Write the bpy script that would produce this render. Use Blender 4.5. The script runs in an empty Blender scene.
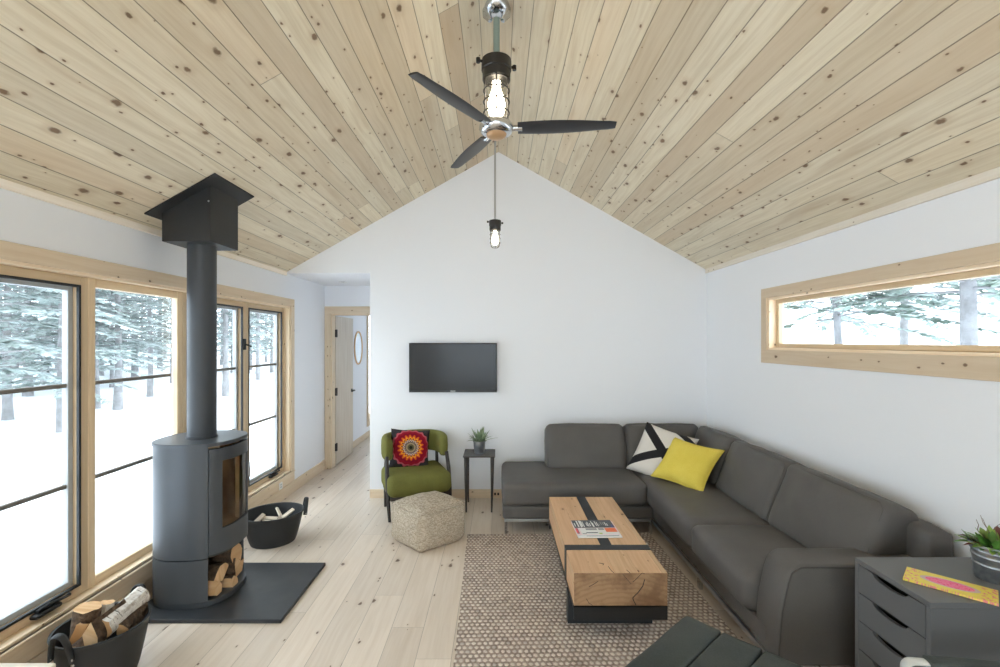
import bpy, bmesh, math, random
from mathutils import Vector, Matrix, noise, Euler
R = math.radians
PI = math.pi
random.seed(7)
S = bpy.context.scene
COL = S.collection

# ------------------------------------------------------------------ camera
cam_d = bpy.data.cameras.new('camera')
cam_d.sensor_width = 36.0
cam_d.lens = 17.0
cam_d.shift_x = 0.0015
cam_d.shift_y = 0.0075
cam_d.clip_start = 0.05
cam_d.clip_end = 300
cam = bpy.data.objects.new('camera', cam_d)
COL.objects.link(cam)
cam.location = (0, 0, 1.65)
cam.rotation_euler = (R(90), 0, 0)
S.camera = cam

# ------------------------------------------------------------------ world, exposure
wd = bpy.data.worlds.new('overcast_sky')
S.world = wd
wd.use_nodes = True
bg = wd.node_tree.nodes['Background']
bg.inputs['Color'].default_value = (0.88, 0.97, 1.06, 1)
bg.inputs['Strength'].default_value = 4.2
S.view_settings.view_transform = 'Standard'
S.view_settings.look = 'None'
S.view_settings.gamma = 1.0
S.view_settings.use_curve_mapping = False
S.view_settings.exposure = 0.39
S.cycles.max_bounces = 14
S.cycles.diffuse_bounces = 9
S.cycles.glossy_bounces = 4
S.cycles.transparent_max_bounces = 24
S.cycles.sample_clamp_indirect = 6.0


# ------------------------------------------------------------------ node helpers
class X:
    """small wrapper so shader maths can be written as expressions"""
    def __init__(s, nt, sock): s.nt, s.k = nt, sock
    def _m(s, op, *a):
        n = s.nt.nodes.new('ShaderNodeMath'); n.operation = op
        for i, v in enumerate((s,) + a):
            if isinstance(v, X): s.nt.links.new(v.k, n.inputs[i])
            else: n.inputs[i].default_value = v
        return X(s.nt, n.outputs[0])
    def __add__(s, o): return s._m('ADD', o)
    def __sub__(s, o): return s._m('SUBTRACT', o)
    def __mul__(s, o): return s._m('MULTIPLY', o)
    def __truediv__(s, o): return s._m('DIVIDE', o)
    def floor(s): return s._m('FLOOR')
    def fract(s): return s._m('FRACT')
    def abs(s): return s._m('ABSOLUTE')
    def lt(s, v): return s._m('LESS_THAN', v)
    def gt(s, v): return s._m('GREATER_THAN', v)
    def mx(s, v): return s._m('MAXIMUM', v)
    def mn(s, v): return s._m('MINIMUM', v)
    def pw(s, v): return s._m('POWER', v)
    def sin(s): return s._m('SINE')
    def sqrt(s): return s._m('SQRT')
    def atan2(s, o): return s._m('ARCTAN2', o)
    def step(s, a, b):
        n = s.nt.nodes.new('ShaderNodeMapRange'); n.interpolation_type = 'SMOOTHSTEP'
        s.nt.links.new(s.k, n.inputs[0])
        for i, v in ((1, a), (2, b)):
            if isinstance(v, X): s.nt.links.new(v.k, n.inputs[i])
            else: n.inputs[i].default_value = v
        return X(s.nt, n.outputs[0])

def rgb(c):
    def f(v):
        v = v / 255
        return v / 12.92 if v <= .04045 else ((v + .055) / 1.055) ** 2.4
    return (f(c[0]), f(c[1]), f(c[2]), 1)

class M:
    def __init__(s, name):
        s.m = bpy.data.materials.new(name); s.m.use_nodes = True
        s.nt = s.m.node_tree; s.b = s.nt.nodes['Principled BSDF']
    def n(s, t, **kw):
        n = s.nt.nodes.new(t)
        for k, v in kw.items(): setattr(n, k, v)
        return n
    def link(s, a, b): s.nt.links.new(a.k if isinstance(a, X) else a, b)
    def uv(s):
        u = s.n('ShaderNodeUVMap'); sp = s.n('ShaderNodeSeparateXYZ'); s.link(u.outputs[0], sp.inputs[0])
        return X(s.nt, sp.outputs[0]), X(s.nt, sp.outputs[1])
    def oc(s):
        u = s.n('ShaderNodeTexCoord'); return u.outputs['Object']
    def xyz(s, x, y, z=0.0):
        c = s.n('ShaderNodeCombineXYZ')
        for i, v in enumerate((x, y, z)):
            if isinstance(v, X): s.link(v, c.inputs[i])
            else: c.inputs[i].default_value = v
        return c.outputs[0]
    def noise(s, vec, scale, detail=3.0, rough=.55, dist=0.0):
        n = s.n('ShaderNodeTexNoise'); s.link(vec, n.inputs['Vector'])
        n.inputs['Scale'].default_value = scale; n.inputs['Detail'].default_value = detail
        n.inputs['Roughness'].default_value = rough; n.inputs['Distortion'].default_value = dist
        return X(s.nt, n.outputs['Fac'])
    def white(s, a, b=0.0):
        n = s.n('ShaderNodeTexWhiteNoise', noise_dimensions='2D'); s.link(s.xyz(a, b), n.inputs['Vector'])
        return X(s.nt, n.outputs['Value'])
    def mix(s, fac, a, b):
        n = s.n('ShaderNodeMix', data_type='RGBA')
        if isinstance(fac, X): s.link(fac, n.inputs[0])
        else: n.inputs[0].default_value = fac
        for v, i in ((a, 6), (b, 7)):
            if isinstance(v, tuple): n.inputs[i].default_value = v
            else: s.link(v, n.inputs[i])
        return n.outputs[2]
    def mul(s, col, f):
        n = s.n('ShaderNodeVectorMath', operation='SCALE'); s.link(col, n.inputs[0]); s.link(f, n.inputs['Scale'])
        return n.outputs[0]
    def col(s, c):
        if isinstance(c, tuple): s.b.inputs['Base Color'].default_value = c
        else: s.link(c, s.b.inputs['Base Color'])
    def rough(s, v): s.b.inputs['Roughness'].default_value = v
    def metal(s, v): s.b.inputs['Metallic'].default_value = v
    def spec(s, v): s.b.inputs['Specular IOR Level'].default_value = v
    def bump(s, h, strength=.3, dist=.01):
        n = s.n('ShaderNodeBump'); n.inputs['Strength'].default_value = strength; n.inputs['Distance'].default_value = dist
        s.link(h, n.inputs['Height']); s.link(n.outputs[0], s.b.inputs['Normal'])

def flat(name, c, rough=.5, metal=0, spec=.5, bump=None, tint=None):
    m = M(name); m.rough(rough); m.metal(metal); m.spec(spec)
    if bump or tint:
        v = m.oc()
    if tint:
        f = m.noise(v, tint[0], 4)
        m.col(m.mix(f.step(.3, .7), rgb(c), rgb(tint[1])))
    else: m.col(rgb(c))
    if bump: m.bump(m.noise(v, bump[0], 4), bump[1], bump[2])
    return m.m

def emit(name, c, st):
    m = M(name); m.col((.8, .8, .8, 1))
    m.b.inputs['Emission Color'].default_value = c; m.b.inputs['Emission Strength'].default_value = st
    return m.m

def wood(name, light, mid, dark, width=0, blush=None, length=3.0, knots=.5, knotcol=(96, 66, 42), rough=.5, groove=.003, tonevar=.16, bumps=.35, ksize=1.0, vjoint=True):
    """planked or plain timber on metre UVs: U across the grain, V along it"""
    m = M(name); u, v = m.uv()
    if width:
        i = (u / width).floor(); r1 = m.white(i, 3.0)
        vv = v + r1 * 9.0
        j = (vv / length).floor(); r2 = m.white(i, j)
    else:
        i = None; r2 = X(m.nt, m.n('ShaderNodeObjectInfo').outputs['Random'])
    uo, vo = u + r2 * 13.0, v + r2 * 37.0
    wob = m.noise(m.xyz(uo * 1.5, vo * .7), 2.0, 2) * .06
    g1 = m.noise(m.xyz((uo + wob) * 1.0, vo * .045), 38.0, 4, .6)
    g2 = m.noise(m.xyz((uo + wob) * 1.0, vo * .10), 9.0, 3, .5)
    c = m.mix(g1.step(.32, .72), rgb(light), rgb(mid))
    c = m.mix(g2.step(.55, .85) * .7, c, rgb(dark))
    r3 = X(m.nt, m.n('ShaderNodeTexWhiteNoise', noise_dimensions='1D').outputs['Value'])
    m.link(r2 * 57.3, r3.k.node.inputs['W'])
    c = m.mix(r3.step(.6, 1.0) * .40, c, rgb(dark))
    if blush:
        c = m.mix((r2 * 7.31).fract().step(.45, 1.0) * .38, c, rgb(blush))
        g3 = m.noise(m.xyz((uo + wob) * 1.0, vo * .03), 70.0, 3, .65)
        c = m.mix(g3.step(.52, .75) * .25, c, rgb(dark))
    c = m.mul(c, r2 * (2 * tonevar) + (1 - tonevar))
    if knots > 0:
        for sc, kk, rr in ((1.0, knots, .085), (2.1, knots * .55, .075)):
            vo_n = m.n('ShaderNodeTexVoronoi', voronoi_dimensions='2D', feature='F1')
            w = width if width else .12
            kd = m.noise(m.xyz(uo, vo), 30.0, 2) * .10
            m.link(m.xyz(uo * (sc / (w * 1.3)) + kd, vo * (sc / (w * 2.3)) + kd), vo_n.inputs['Vector']); vo_n.inputs['Scale'].default_value = 1.0
            d = X(m.nt, vo_n.outputs['Distance'])
            sp = m.n('ShaderNodeSeparateColor'); m.link(vo_n.outputs['Color'], sp.inputs[0])
            q = X(m.nt, sp.outputs[0]); q2 = X(m.nt, sp.outputs[1])
            rad = (q2 * .9 + .35) * (rr * ksize)
            on = q.lt(kk)
            k = (X(m.nt, d.k).step(rad * 1.25, rad * .55)) * on
            halo = (X(m.nt, d.k).step(rad * 3.4, rad * .8)) * on
            c = m.mix(halo * .35, c, rgb(dark))
            c = m.mix(k * .9, c, rgb(knotcol))
    if width:
        f = (u / width).fract(); e = f.mn((f - 1.0).abs()) * width
        gr = e.step(groove, groove * .3)
        if vjoint:
            fj = (vv / length).fract(); ej = fj.mn((fj - 1.0).abs()) * length
            gr = gr.mx(ej.step(groove * .8, groove * .2))
        c = m.mix(gr * .62, c, rgb((70, 52, 34)))
        m.bump((gr * -1.0) + g1 * .06, bumps, .006)
    else:
        m.bump(g1, .08, .003)
    m.col(c); m.rough(rough); m.spec(.35)
    return m.m

# ------------------------------------------------------------------ materials
MAT = {}
MAT['paint'] = flat('white_wall_paint', (239, 241, 245), .6, spec=.3, bump=(180, .04, .002))
MAT['ceil'] = wood('knotty_pine_ceiling', (230, 219, 195), (215, 201, 174), (190, 165, 131), .127, (208, 183, 152), 5.2, .55, knotcol=(112, 84, 60), rough=.55, groove=.0032, tonevar=.085, bumps=.5, ksize=.95)
MAT['floor'] = wood('pale_pine_floor', (232, 220, 206), (222, 208, 192), (202, 186, 166), .185, None, 3.8, .5, rough=.34, groove=.0016, tonevar=.07, bumps=.25, ksize=.62)
MAT['trim'] = wood('pine_trim', (236, 218, 192), (226, 204, 174), (204, 178, 146), 0, knots=.35, rough=.5, ksize=.8)
MAT['sashwood'] = wood('window_frame_wood', (230, 208, 174), (216, 190, 154), (196, 168, 132), 0, knots=0, rough=.45)
MAT['doorwood'] = wood('birch_door_veneer', (216, 204, 186), (202, 186, 164), (186, 166, 140), 0, knots=0, rough=.4)
MAT['block'] = wood('oak_block', (224, 188, 150), (206, 166, 126), (168, 126, 90), .128, (214, 172, 138), 9, .28, knotcol=(100, 66, 40), rough=.55, groove=.0004, tonevar=.15, bumps=.1, ksize=.8)
MAT['bench'] = wood('whitewashed_pine', (240, 232, 220), (232, 222, 206), (216, 204, 186), 0, knots=.2, rough=.5)
MAT['splitwood'] = wood('split_firewood', (232, 196, 152), (212, 168, 120), (176, 128, 84), 0, knots=0, rough=.85)
MAT['kindling'] = wood('kindling_wood', (225, 214, 198), (200, 184, 164), (160, 140, 118), 0, knots=0, rough=.85)

def endgrain():
    m = M('oak_end_grain'); v = m.oc()
    sp = m.n('ShaderNodeSeparateXYZ'); m.link(v, sp.inputs[0])
    x, z = X(m.nt, sp.outputs[0]), X(m.nt, sp.outputs[2])
    nn = m.noise(v, 9, 4, .6); ring = ((((x - .02) * (x - .02) + (z + .3) * (z + .3)).sqrt() + nn * .05) * 230.0).sin()
    c = m.mix(nn.step(.35, .7), rgb((172, 138, 104)), rgb((132, 100, 72)))
    c = m.mix(ring.step(-.4, 1.0) * .25, c, rgb((116, 86, 60)))
    m.col(c); m.rough(.7); m.bump(nn, .3, .004)
    return m.m
MAT['endgrain'] = endgrain()

def fabric(name, a, b, scale=220, rough=.85, bump=.25, big=6.0):
    m = M(name); v = m.oc()
    f = m.noise(v, scale, 2, .6); g = m.noise(v, big, 3)
    c = m.mix((f * .6 + g * .4).step(.38, .62), rgb(a), rgb(b))
    m.col(c); m.rough(rough); m.spec(.25); m.bump(f, bump, .002)
    return m.m
MAT['sofa'] = fabric('grey_sofa_leather', (96, 93, 90), (89, 86, 84), 420, .52, .12)
MAT['sofa_pipe'] = flat('dark_sofa_piping', (72, 68, 65), .6)
MAT['green'] = fabric('olive_green_felt', (118, 118, 62), (104, 104, 54), 260, .9, .3)
MAT['yellow'] = fabric('yellow_linen', (228, 208, 96), (218, 196, 80), 260, .8, .35)
MAT['leather'] = fabric('black_green_leather', (66, 72, 70), (56, 62, 61), 160, .42, .15)
MAT['seam'] = flat('black_seam', (18, 19, 19), .6)

def pouf_mat():
    m = M('woven_natural_pouf'); v = m.oc()
    f = m.noise(v, 90, 3, .6); sp = m.n('ShaderNodeSeparateXYZ'); m.link(v, sp.inputs[0])
    w = m.noise(m.xyz(X(m.nt, sp.outputs[0]) * .35, X(m.nt, sp.outputs[1]) * .35, X(m.nt, sp.outputs[2]) * 2.2), 120, 2, .6)
    h = w * .6 + f * .4
    m.col(m.mix(h.step(.36, .62), rgb((152, 140, 124)), rgb((202, 190, 172)))); m.rough(.95); m.spec(.1); m.bump(h, .5, .004)
    return m.m
MAT['pouf'] = pouf_mat()

def rug_mat():
    m = M('braided_jute_rug'); u, v = m.uv()
    cw, chh = .031, .034
    wv = m.noise(m.xyz(u, v), 5.0, 2) * .006
    rr = ((v + wv) / chh).floor(); par = (rr * .5).fract()
    uu = (u + wv) / cw + par; ci = uu.floor()
    fx = uu.fract() - .5; fy = ((v + wv) / chh).fract() - .5
    d = ((fx * fx) * 1.2 + (fy * fy) * 1.2).sqrt()
    rnd = m.white(ci, rr); rnd2 = m.white(ci + .37, rr)
    blob = (d + (m.noise(m.xyz(u, v), 70.0, 2) - .5) * .50).step(.54, .20)
    big = m.noise(m.xyz(u, v * 3.0), 2.2, 3)
    strand = ((u * 900.0 + v * 700.0).sin() * .5 + .5) * .15
    lightc = m.mix(rnd, rgb((252, 244, 234)), rgb((226, 212, 198)))
    darkc = m.mix(rnd2, rgb((186, 170, 158)), rgb((144, 128, 118)))
    alt = ((ci + rr) * .5).fract().gt(.2)
    c = m.mix((blob * (rnd.step(.05, .5) * .6 + .45)), darkc, lightc)
    c = m.mix(big.step(.45, .75) * .22, c, rgb((150, 134, 122)))
    m.col(c); m.rough(.95); m.spec(.1); m.bump(blob + strand, .9, .006)
    return m.m
MAT['rug'] = rug_mat()

MAT['stove'] = flat('charcoal_stove_steel', (76, 80, 85), .42, .25, .4, bump=(260, .05, .001))
MAT['pipe'] = flat('dark_grey_flue_steel', (66, 69, 73), .42, .3, .4)
MAT['boxblack'] = flat('black_support_box', (52, 53, 54), .5, .2, .35)
MAT['black'] = flat('matt_black', (28, 29, 30), .5)
MAT['blacksteel'] = flat('blackened_steel', (52, 56, 60), .5, .35, tint=(6, (42, 45, 48)))
MAT['slate'] = flat('slate_hearth', (56, 59, 63), .45, 0, .4, bump=(14, .25, .003), tint=(5, (46, 49, 53)))
MAT['chrome'] = flat('chrome', (205, 208, 212), .16, 1.0)
MAT['brushed'] = flat('brushed_steel', (190, 192, 195), .35, 1.0)
MAT['silver'] = flat('silver_lacquered_steel', (214, 216, 214), .35, .35)
MAT['galv'] = flat('galvanised_steel', (168, 172, 176), .38, .85, tint=(30, (140, 146, 152)))
MAT['rubber'] = flat('black_rubber', (44, 46, 48), .55, 0, .4, bump=(60, .1, .002))
MAT['gasket'] = flat('black_window_gasket', (30, 32, 35), .5)
MAT['sashgrey'] = flat('pale_grey_sash', (176, 180, 182), .5)
MAT['muntin'] = flat('grey_brown_muntin', (120, 116, 110), .5)
MAT['unit'] = flat('dark_grey_lacquer', (96, 97, 98), .42, 0, .45)
MAT['unitin'] = flat('drawer_inside', (24, 25, 26), .7)
MAT['tvblack'] = flat('tv_black_plastic', (22, 23, 25), .35)
MAT['tvscreen'] = flat('tv_screen', (17, 17, 17), .2, 0, .4)
MAT['tablemetal'] = flat('dark_bronze_side_table', (74, 69, 66), .45, .3)
MAT['greenlegs'] = flat('dark_stained_legs', (44, 38, 36), .5)
MAT['white_plastic'] = flat('white_plastic', (235, 236, 236), .4)
MAT['soil'] = flat('soil', (52, 40, 32), .95, bump=(80, .6, .01))
MAT['leaf'] = flat('green_leaf', (96, 142, 62), .45, tint=(20, (70, 116, 44)))
MAT['leafpale'] = flat('pale_green_leaf', (150, 176, 84), .45, tint=(20, (116, 150, 66)))
MAT['leafred'] = flat('red_brown_leaf', (110, 52, 46), .5)
MAT['leafgrey'] = flat('grey_green_succulent', (158, 172, 142), .5, tint=(24, (106, 130, 94)))
MAT['twig'] = flat('dry_twig', (120, 104, 92), .8)
MAT['firebrick'] = flat('firebrick', (214, 190, 156), .85, tint=(8, (180, 152, 120)))
MAT['iron'] = flat('cast_iron_fitting', (54, 52, 50), .45, .5)
MAT['rod'] = flat('pale_green_steel_rod', (146, 164, 158), .35, .5)
MAT['fanblade'] = flat('charcoal_fan_blade', (52, 52, 55), .4)
MAT['amber'] = flat('amber_fan_cap', (188, 150, 110), .3, .3)
MAT['bulb'] = emit('lit_bulb', (1.0, .86, .66, 1), 16)
MAT['needles_near'] = flat('green_pine_needles', (118, 136, 126), .8, tint=(3, (164, 178, 172)))
MAT['bark_near'] = flat('grey_pine_bark', (126, 125, 127), .9, bump=(18, .6, .03), tint=(6, (150, 150, 154)))
MAT['snow'] = flat('snow', (242, 245, 250), .8, bump=(1.2, .5, .1))
MAT['barktree'] = flat('hazed_frosted_bark', (132, 130, 130), .9, bump=(18, .6, .03), tint=(5, (156, 156, 158)))  # pale grey paints in haze and overexposure as well as frost
MAT['needles'] = flat('conifer_needles', (122, 136, 130), .8, tint=(3, (186, 196, 196)))  # lightened to hold haze and overexposure, besides the snow on the needles
MAT['needles_far'] = flat('hazed_frosted_needles', (146, 158, 156), .8, tint=(2.5, (206, 213, 214)))  # palest needles: haze and overexposure put into the colour along with frost
MAT['bark'] = flat('brown_bark', (104, 84, 66), .95, bump=(40, 1.0, .02), tint=(26, (66, 52, 42)))

def birch():
    m = M('white_birch_bark'); u, v = m.uv()
    d = m.noise(m.xyz(u * 1.0, v * 6.0), 9.0, 3, .7); g = m.noise(m.xyz(u, v), 30.0, 3)
    c = m.mix(g.step(.4, .7), rgb((222, 218, 212)), rgb((176, 166, 156)))
    c = m.mix(d.step(.60, .68), c, rgb((70, 58, 52)))
    m.col(c); m.rough(.8); m.bump(g, .3, .004)
    return m.m
MAT['birch'] = birch()

def glass(name, tint=(1, 1, 1, 1), ior=1.45):
    m = M(name); nt = m.nt
    tr = m.n('ShaderNodeBsdfTransparent'); tr.inputs[0].default_value = tint
    gl = m.n('ShaderNodeBsdfGlossy'); gl.inputs['Roughness'].default_value = .02
    lw = m.n('ShaderNodeLayerWeight'); lw.inputs[0].default_value = .5
    f0 = ((ior - 1) / (ior + 1)) ** 2
    fac = X(nt, lw.outputs['Facing']).pw(5.0) * .6 + f0
    mx = m.n('ShaderNodeMixShader')
    m.link(fac, mx.inputs[0]); m.link(tr.outputs[0], mx.inputs[1]); m.link(gl.outputs[0], mx.inputs[2])
    m.link(mx.outputs[0], nt.nodes['Material Output'].inputs[0])
    return m.m
MAT['glass'] = glass('window_glass', (.97, .985, .98, 1))
MAT['clearglass'] = glass('clear_lamp_glass', (.96, .97, .96, 1))
MAT['stoveglass'] = glass('smoked_stove_glass', (.80, .77, .73, 1), 1.5)
MAT['mirror'] = flat('mirror_glass', (225, 230, 230), .03, 1.0)

def mandala():
    m = M('crochet_mandala_cushion'); u, v = m.uv()
    r = (u * u + v * v).sqrt() * .93; a = v.atan2(u)
    zig = (a * 18.0).sin() * .05
    zig2 = (a * 24.0).sin() * .5 + .5
    def ring(c, lo, hi, z, colr):
        q = (r + zig * z)
        return m.mix(q.gt(lo) * q.lt(hi), c, rgb(colr))
    c = m.mix(0.0, rgb((58, 54, 56)), rgb((58, 54, 56)))
    c = ring(c, .0, .93, .7, (190, 92, 104))
    c = ring(c, .0, .85, .3, (150, 28, 46))
    c = ring(c, .66, .74, .5, (132, 24, 44))
    c = ring(c, .0, .60, 1.3, (226, 104, 40))
    c = ring(c, .0, .50, 1.2, (240, 176, 60))
    c = ring(c, .0, .44, 1.0, (150, 44, 50))
    c = ring(c, .0, .38, .6, (206, 186, 170))
    c = ring(c, .0, .32, .6, (110, 92, 96))
    c = ring(c, .0, .24, .5, (168, 150, 120))
    c = ring(c, .0, .17, .4, (92, 88, 70))
    c = ring(c, .0, .08, 0.0, (40, 44, 34))
    m.col(c); m.rough(.95); m.spec(.1)
    m.bump((r * 60.0).sin() * zig2, .4, .003)
    return m.m
MAT['mandala'] = mandala()

def bwpillow():
    m = M('white_cushion_black_bands'); u, v = m.uv()
    d1 = (u * .82 + v - .10).abs().lt(.215)
    d2 = (v * 1.0 - u * .62 + .08).abs().lt(.19)
    d3 = (v * .9 + u * .5 - 1.08).abs().lt(.10) * u.gt(.1)
    f = d1.mx(d2).mx(d3)
    n = m.noise(m.oc(), 240, 2)
    c = m.mix(f, m.mix(n, rgb((226, 220, 212)), rgb((208, 202, 194))), rgb((44, 42, 43)))
    m.col(c); m.rough(.9); m.spec(.1); m.bump(n, .3, .002)
    return m.m
MAT['bw'] = bwpillow()

def incense():
    m = M('yellow_pink_floral_print'); u, v = m.uv()
    n = m.noise(m.xyz(u, v), 70, 3, .7); n2 = m.noise(m.xyz(u, v), 120, 2, .6)
    e = (((u * u) / (.032 * .032)) + ((v * v) / (.07 * .07))).sqrt()
    ends = v.abs().step(.075, .10)
    edge = u.abs().step(.055, .068)
    c = m.mix((n.step(.5, .6)) * ends, rgb((232, 214, 86)), rgb((226, 120, 132)))
    c = m.mix((n2.step(.5, .6)) * edge, c, rgb((226, 132, 140)))
    c = m.mix(e.lt(1.22), c, rgb((206, 178, 178)))
    c = m.mix(e.lt(1.0), c, rgb((240, 122, 160)))
    c = m.mix(e.lt(1.0) * n2.step(.48, .6), c, rgb((232, 66, 120)))
    m.col(c); m.rough(.5)
    return m.m
MAT['incense'] = incense()
for nm, c in (('m_dark', (62, 68, 78)), ('m_white', (232, 232, 230)), ('m_grey', (150, 150, 150)), ('m_red', (222, 66, 84)),
              ('m_plum', (112, 28, 48)), ('m_orange', (240, 116, 62)), ('m_green', (178, 204, 120)), ('m_blue', (66, 78, 150)), ('m_pink', (236, 206, 210))):
    MAT[nm] = flat('print_' + nm[2:], c, .35)

# ------------------------------------------------------------------ mesh helpers
def BM():
    bm = bmesh.new(); bm.loops.layers.uv.new('UVMap'); return bm

def box(bm, lo, hi, bevel=0.0, seg=2, mi=0, mat=None, uvoff=None):
    """axis box between two corners; metre UVs with V along the longest side"""
    lo, hi = Vector(lo), Vector(hi); c = (lo + hi) / 2; s = hi - lo
    t = bmesh.new(); uvl = t.loops.layers.uv.new('UVMap')
    bmesh.ops.create_cube(t, size=1.0)
    for v in t.verts: v.co = Vector((v.co.x * s.x, v.co.y * s.y, v.co.z * s.z))
    if bevel > 0:
        bmesh.ops.bevel(t, geom=list(t.edges), offset=min(bevel, min(s) * .48), segments=seg, profile=.5, affect='EDGES')
    ax = sorted(range(3), key=lambda i: -s[i])
    off = uvoff if uvoff is not None else (random.random() * 5, random.random() * 5)
    for f in t.faces:
        f.material_index = mi
        n = [abs(q) for q in f.normal]; k = n.index(max(n))
        pl = [i for i in ax if i != k]
        for l in f.loops: l[uvl].uv = (l.vert.co[pl[1]] + off[0], l.vert.co[pl[0]] + off[1])
    bmesh.ops.transform(t, matrix=(mat if mat else Matrix.Identity(4)) @ Matrix.Translation(c), verts=t.verts)
    return merge(bm, t)

def merge(bm, t):
    me = bpy.data.meshes.new('tmp'); t.to_mesh(me); t.free()
    bm.from_mesh(me); bpy.data.meshes.remove(me); return bm

def lathe(bm, prof, seg=32, sx=1.0, sy=1.0, mat=None, mi=0, close=False, rot0=0.0):
    """revolve (r, z) pairs round Z"""
    t = bmesh.new(); uvl = t.loops.layers.uv.new('UVMap'); rows = []
    for r, z in prof:
        if r < 1e-5: rows.append([t.verts.new((0, 0, z))])
        else: rows.append([t.verts.new((r * sx * math.cos(rot0 + 2 * PI * k / seg), r * sy * math.sin(rot0 + 2 * PI * k / seg), z)) for k in range(seg)])
    pairs = list(zip(rows, rows[1:])) + ([(rows[-1], rows[0])] if close else [])
    for a, b in pairs:
        for k in range(seg):
            k2 = (k + 1) % seg
            vs = [a[k % len(a)], a[k2 % len(a)], b[k2 % len(b)], b[k % len(b)]]
            u = []
            for q in vs:
                if q not in u: u.append(q)
            if len(u) >= 3:
                try: f = t.faces.new(u)
                except ValueError: continue
                f.material_index = mi
    if not close:
        for rw in (rows[0], rows[-1]):
            if len(rw) > 2: f = t.faces.new(rw); f.material_index = mi
    bmesh.ops.recalc_face_normals(t, faces=t.faces)
    for f in t.faces:
        for l in f.loops:
            co = l.vert.co; l[uvl].uv = (math.atan2(co.y, co.x) * .1, co.z)
    if mat: bmesh.ops.transform(t, matrix=mat, verts=t.verts)
    return merge(bm, t)

def tube(bm, pts, r, seg=10, mi=0, closed=False, flat_=None):
    """sweep a circle (or an ellipse: flat_=(across, up)) along points; r may be a list"""
    pts = [Vector(p) for p in pts]; n = len(pts)
    t = bmesh.new(); t.loops.layers.uv.new('UVMap'); rows = []
    prev = None
    for i, p in enumerate(pts):
        if closed: d = pts[(i + 1) % n] - pts[i - 1]
        else: d = pts[min(i + 1, n - 1)] - pts[max(i - 1, 0)]
        d.normalize()
        if prev is None:
            up = Vector((0, 0, 1)) if abs(d.z) < .9 else Vector((0, 1, 0))
        else: up = prev
        a = d.cross(up); a.normalize(); b = a.cross(d); b.normalize(); prev = b
        rr = r[i] if isinstance(r, (list, tuple)) else r
        ra, rb = (rr, rr) if flat_ is None else (flat_[0], flat_[1])
        rows.append([t.verts.new(p + a * (ra * math.cos(2 * PI * k / seg)) + b * (rb * math.sin(2 * PI * k / seg))) for k in range(seg)])
    for i in range(n if closed else n - 1):
        A, B = rows[i], rows[(i + 1) % n]
        for k in range(seg):
            f = t.faces.new((A[k], A[(k + 1) % seg], B[(k + 1) % seg], B[k])); f.material_index = mi
    if not closed:
        for rw in (rows[0], rows[-1]): f = t.faces.new(rw); f.material_index = mi
    bmesh.ops.recalc_face_normals(t, faces=t.faces)
    return merge(bm, t)

def prism(bm, poly, axis, a, b, mi=0, bevel=0.0, seg=2, uvdir=None):
    """extrude a 2-D outline along an axis ('x': (y,z), 'y': (x,z), 'z': (x,y))"""
    t = bmesh.new(); uvl = t.loops.layers.uv.new('UVMap')
    def P(p, h):
        return {'x': (h, p[0], p[1]), 'y': (p[0], h, p[1]), 'z': (p[0], p[1], h)}[axis]
    A = [t.verts.new(P(p, a)) for p in poly]; B = [t.verts.new(P(p, b)) for p in poly]
    t.faces.new(A); t.faces.new(B)
    for i in range(len(poly)):
        j = (i + 1) % len(poly); t.faces.new((A[i], A[j], B[j], B[i]))
    bmesh.ops.recalc_face_normals(t, faces=t.faces)
    if bevel: bmesh.ops.bevel(t, geom=[e for e in t.edges if len(e.link_faces) == 2 and e.calc_face_angle() > .5], offset=bevel, segments=seg, profile=.5, affect='EDGES')
    for f in t.faces:
        f.material_index = mi; n = [abs(q) for q in f.normal]; k = n.index(max(n))
        pl = [i for i in range(3) if i != k]
        for l in f.loops: l[uvl].uv = (l.vert.co[pl[0]], l.vert.co[pl[1]])
    return merge(bm, t)

def soft(bm, size, r, bulge=(0, 0, 0), n=14, wrinkle=0.0, wsc=4.0, mat=None, seed=0, mi=0, sag=0.0):
    """a padded block: rounded edges, bulging faces, slight creases; centred on the origin before mat"""
    t = bmesh.new(); uvl = t.loops.layers.uv.new('UVMap')
    bmesh.ops.create_cube(t, size=2.0)
    bmesh.ops.subdivide_edges(t, edges=list(t.edges), cuts=n - 1, use_grid_fill=True)
    h = Vector(size) / 2; r = min(r, min(h) * .98)
    for v in t.verts:
        p = v.co
        # concentrate rows near the edges so the rounding stays smooth
        q = Vector([math.sin(c * PI / 2) * .55 + c * .45 for c in p])
        s = Vector((q.x * h.x, q.y * h.y, q.z * h.z))
        core = Vector([max(-(h[i] - r), min(h[i] - r, s[i])) for i in range(3)])
        d = s - core
        if d.length > 1e-6: s = core + d.normalized() * r
        b = Vector((bulge[0] * q.x * (1 - q.y ** 2) * (1 - q.z ** 2), bulge[1] * q.y * (1 - q.x ** 2) * (1 - q.z ** 2), bulge[2] * q.z * (1 - q.x ** 2) * (1 - q.y ** 2)))
        s += b
        if wrinkle:
            nn = noise.noise(Vector((s.x * wsc + seed * 3.1, s.y * wsc, s.z * wsc))) + .5 * noise.noise(s * (wsc * 2.3) + Vector((seed, 9, 1)))
            dv = d.normalized() if d.length > 1e-6 else Vector([0 if abs(p[i]) < .999 else p[i] for i in range(3)])
            s += dv * (nn * wrinkle)
        v.co = s
    bmesh.ops.recalc_face_normals(t, faces=t.faces)
    for f in t.faces:
        f.material_index = mi
        for l in f.loops: l[uvl].uv = (l.vert.co.x, l.vert.co.y)
    if mat: bmesh.ops.transform(t, matrix=mat, verts=t.verts)
    return merge(bm, t)

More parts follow.
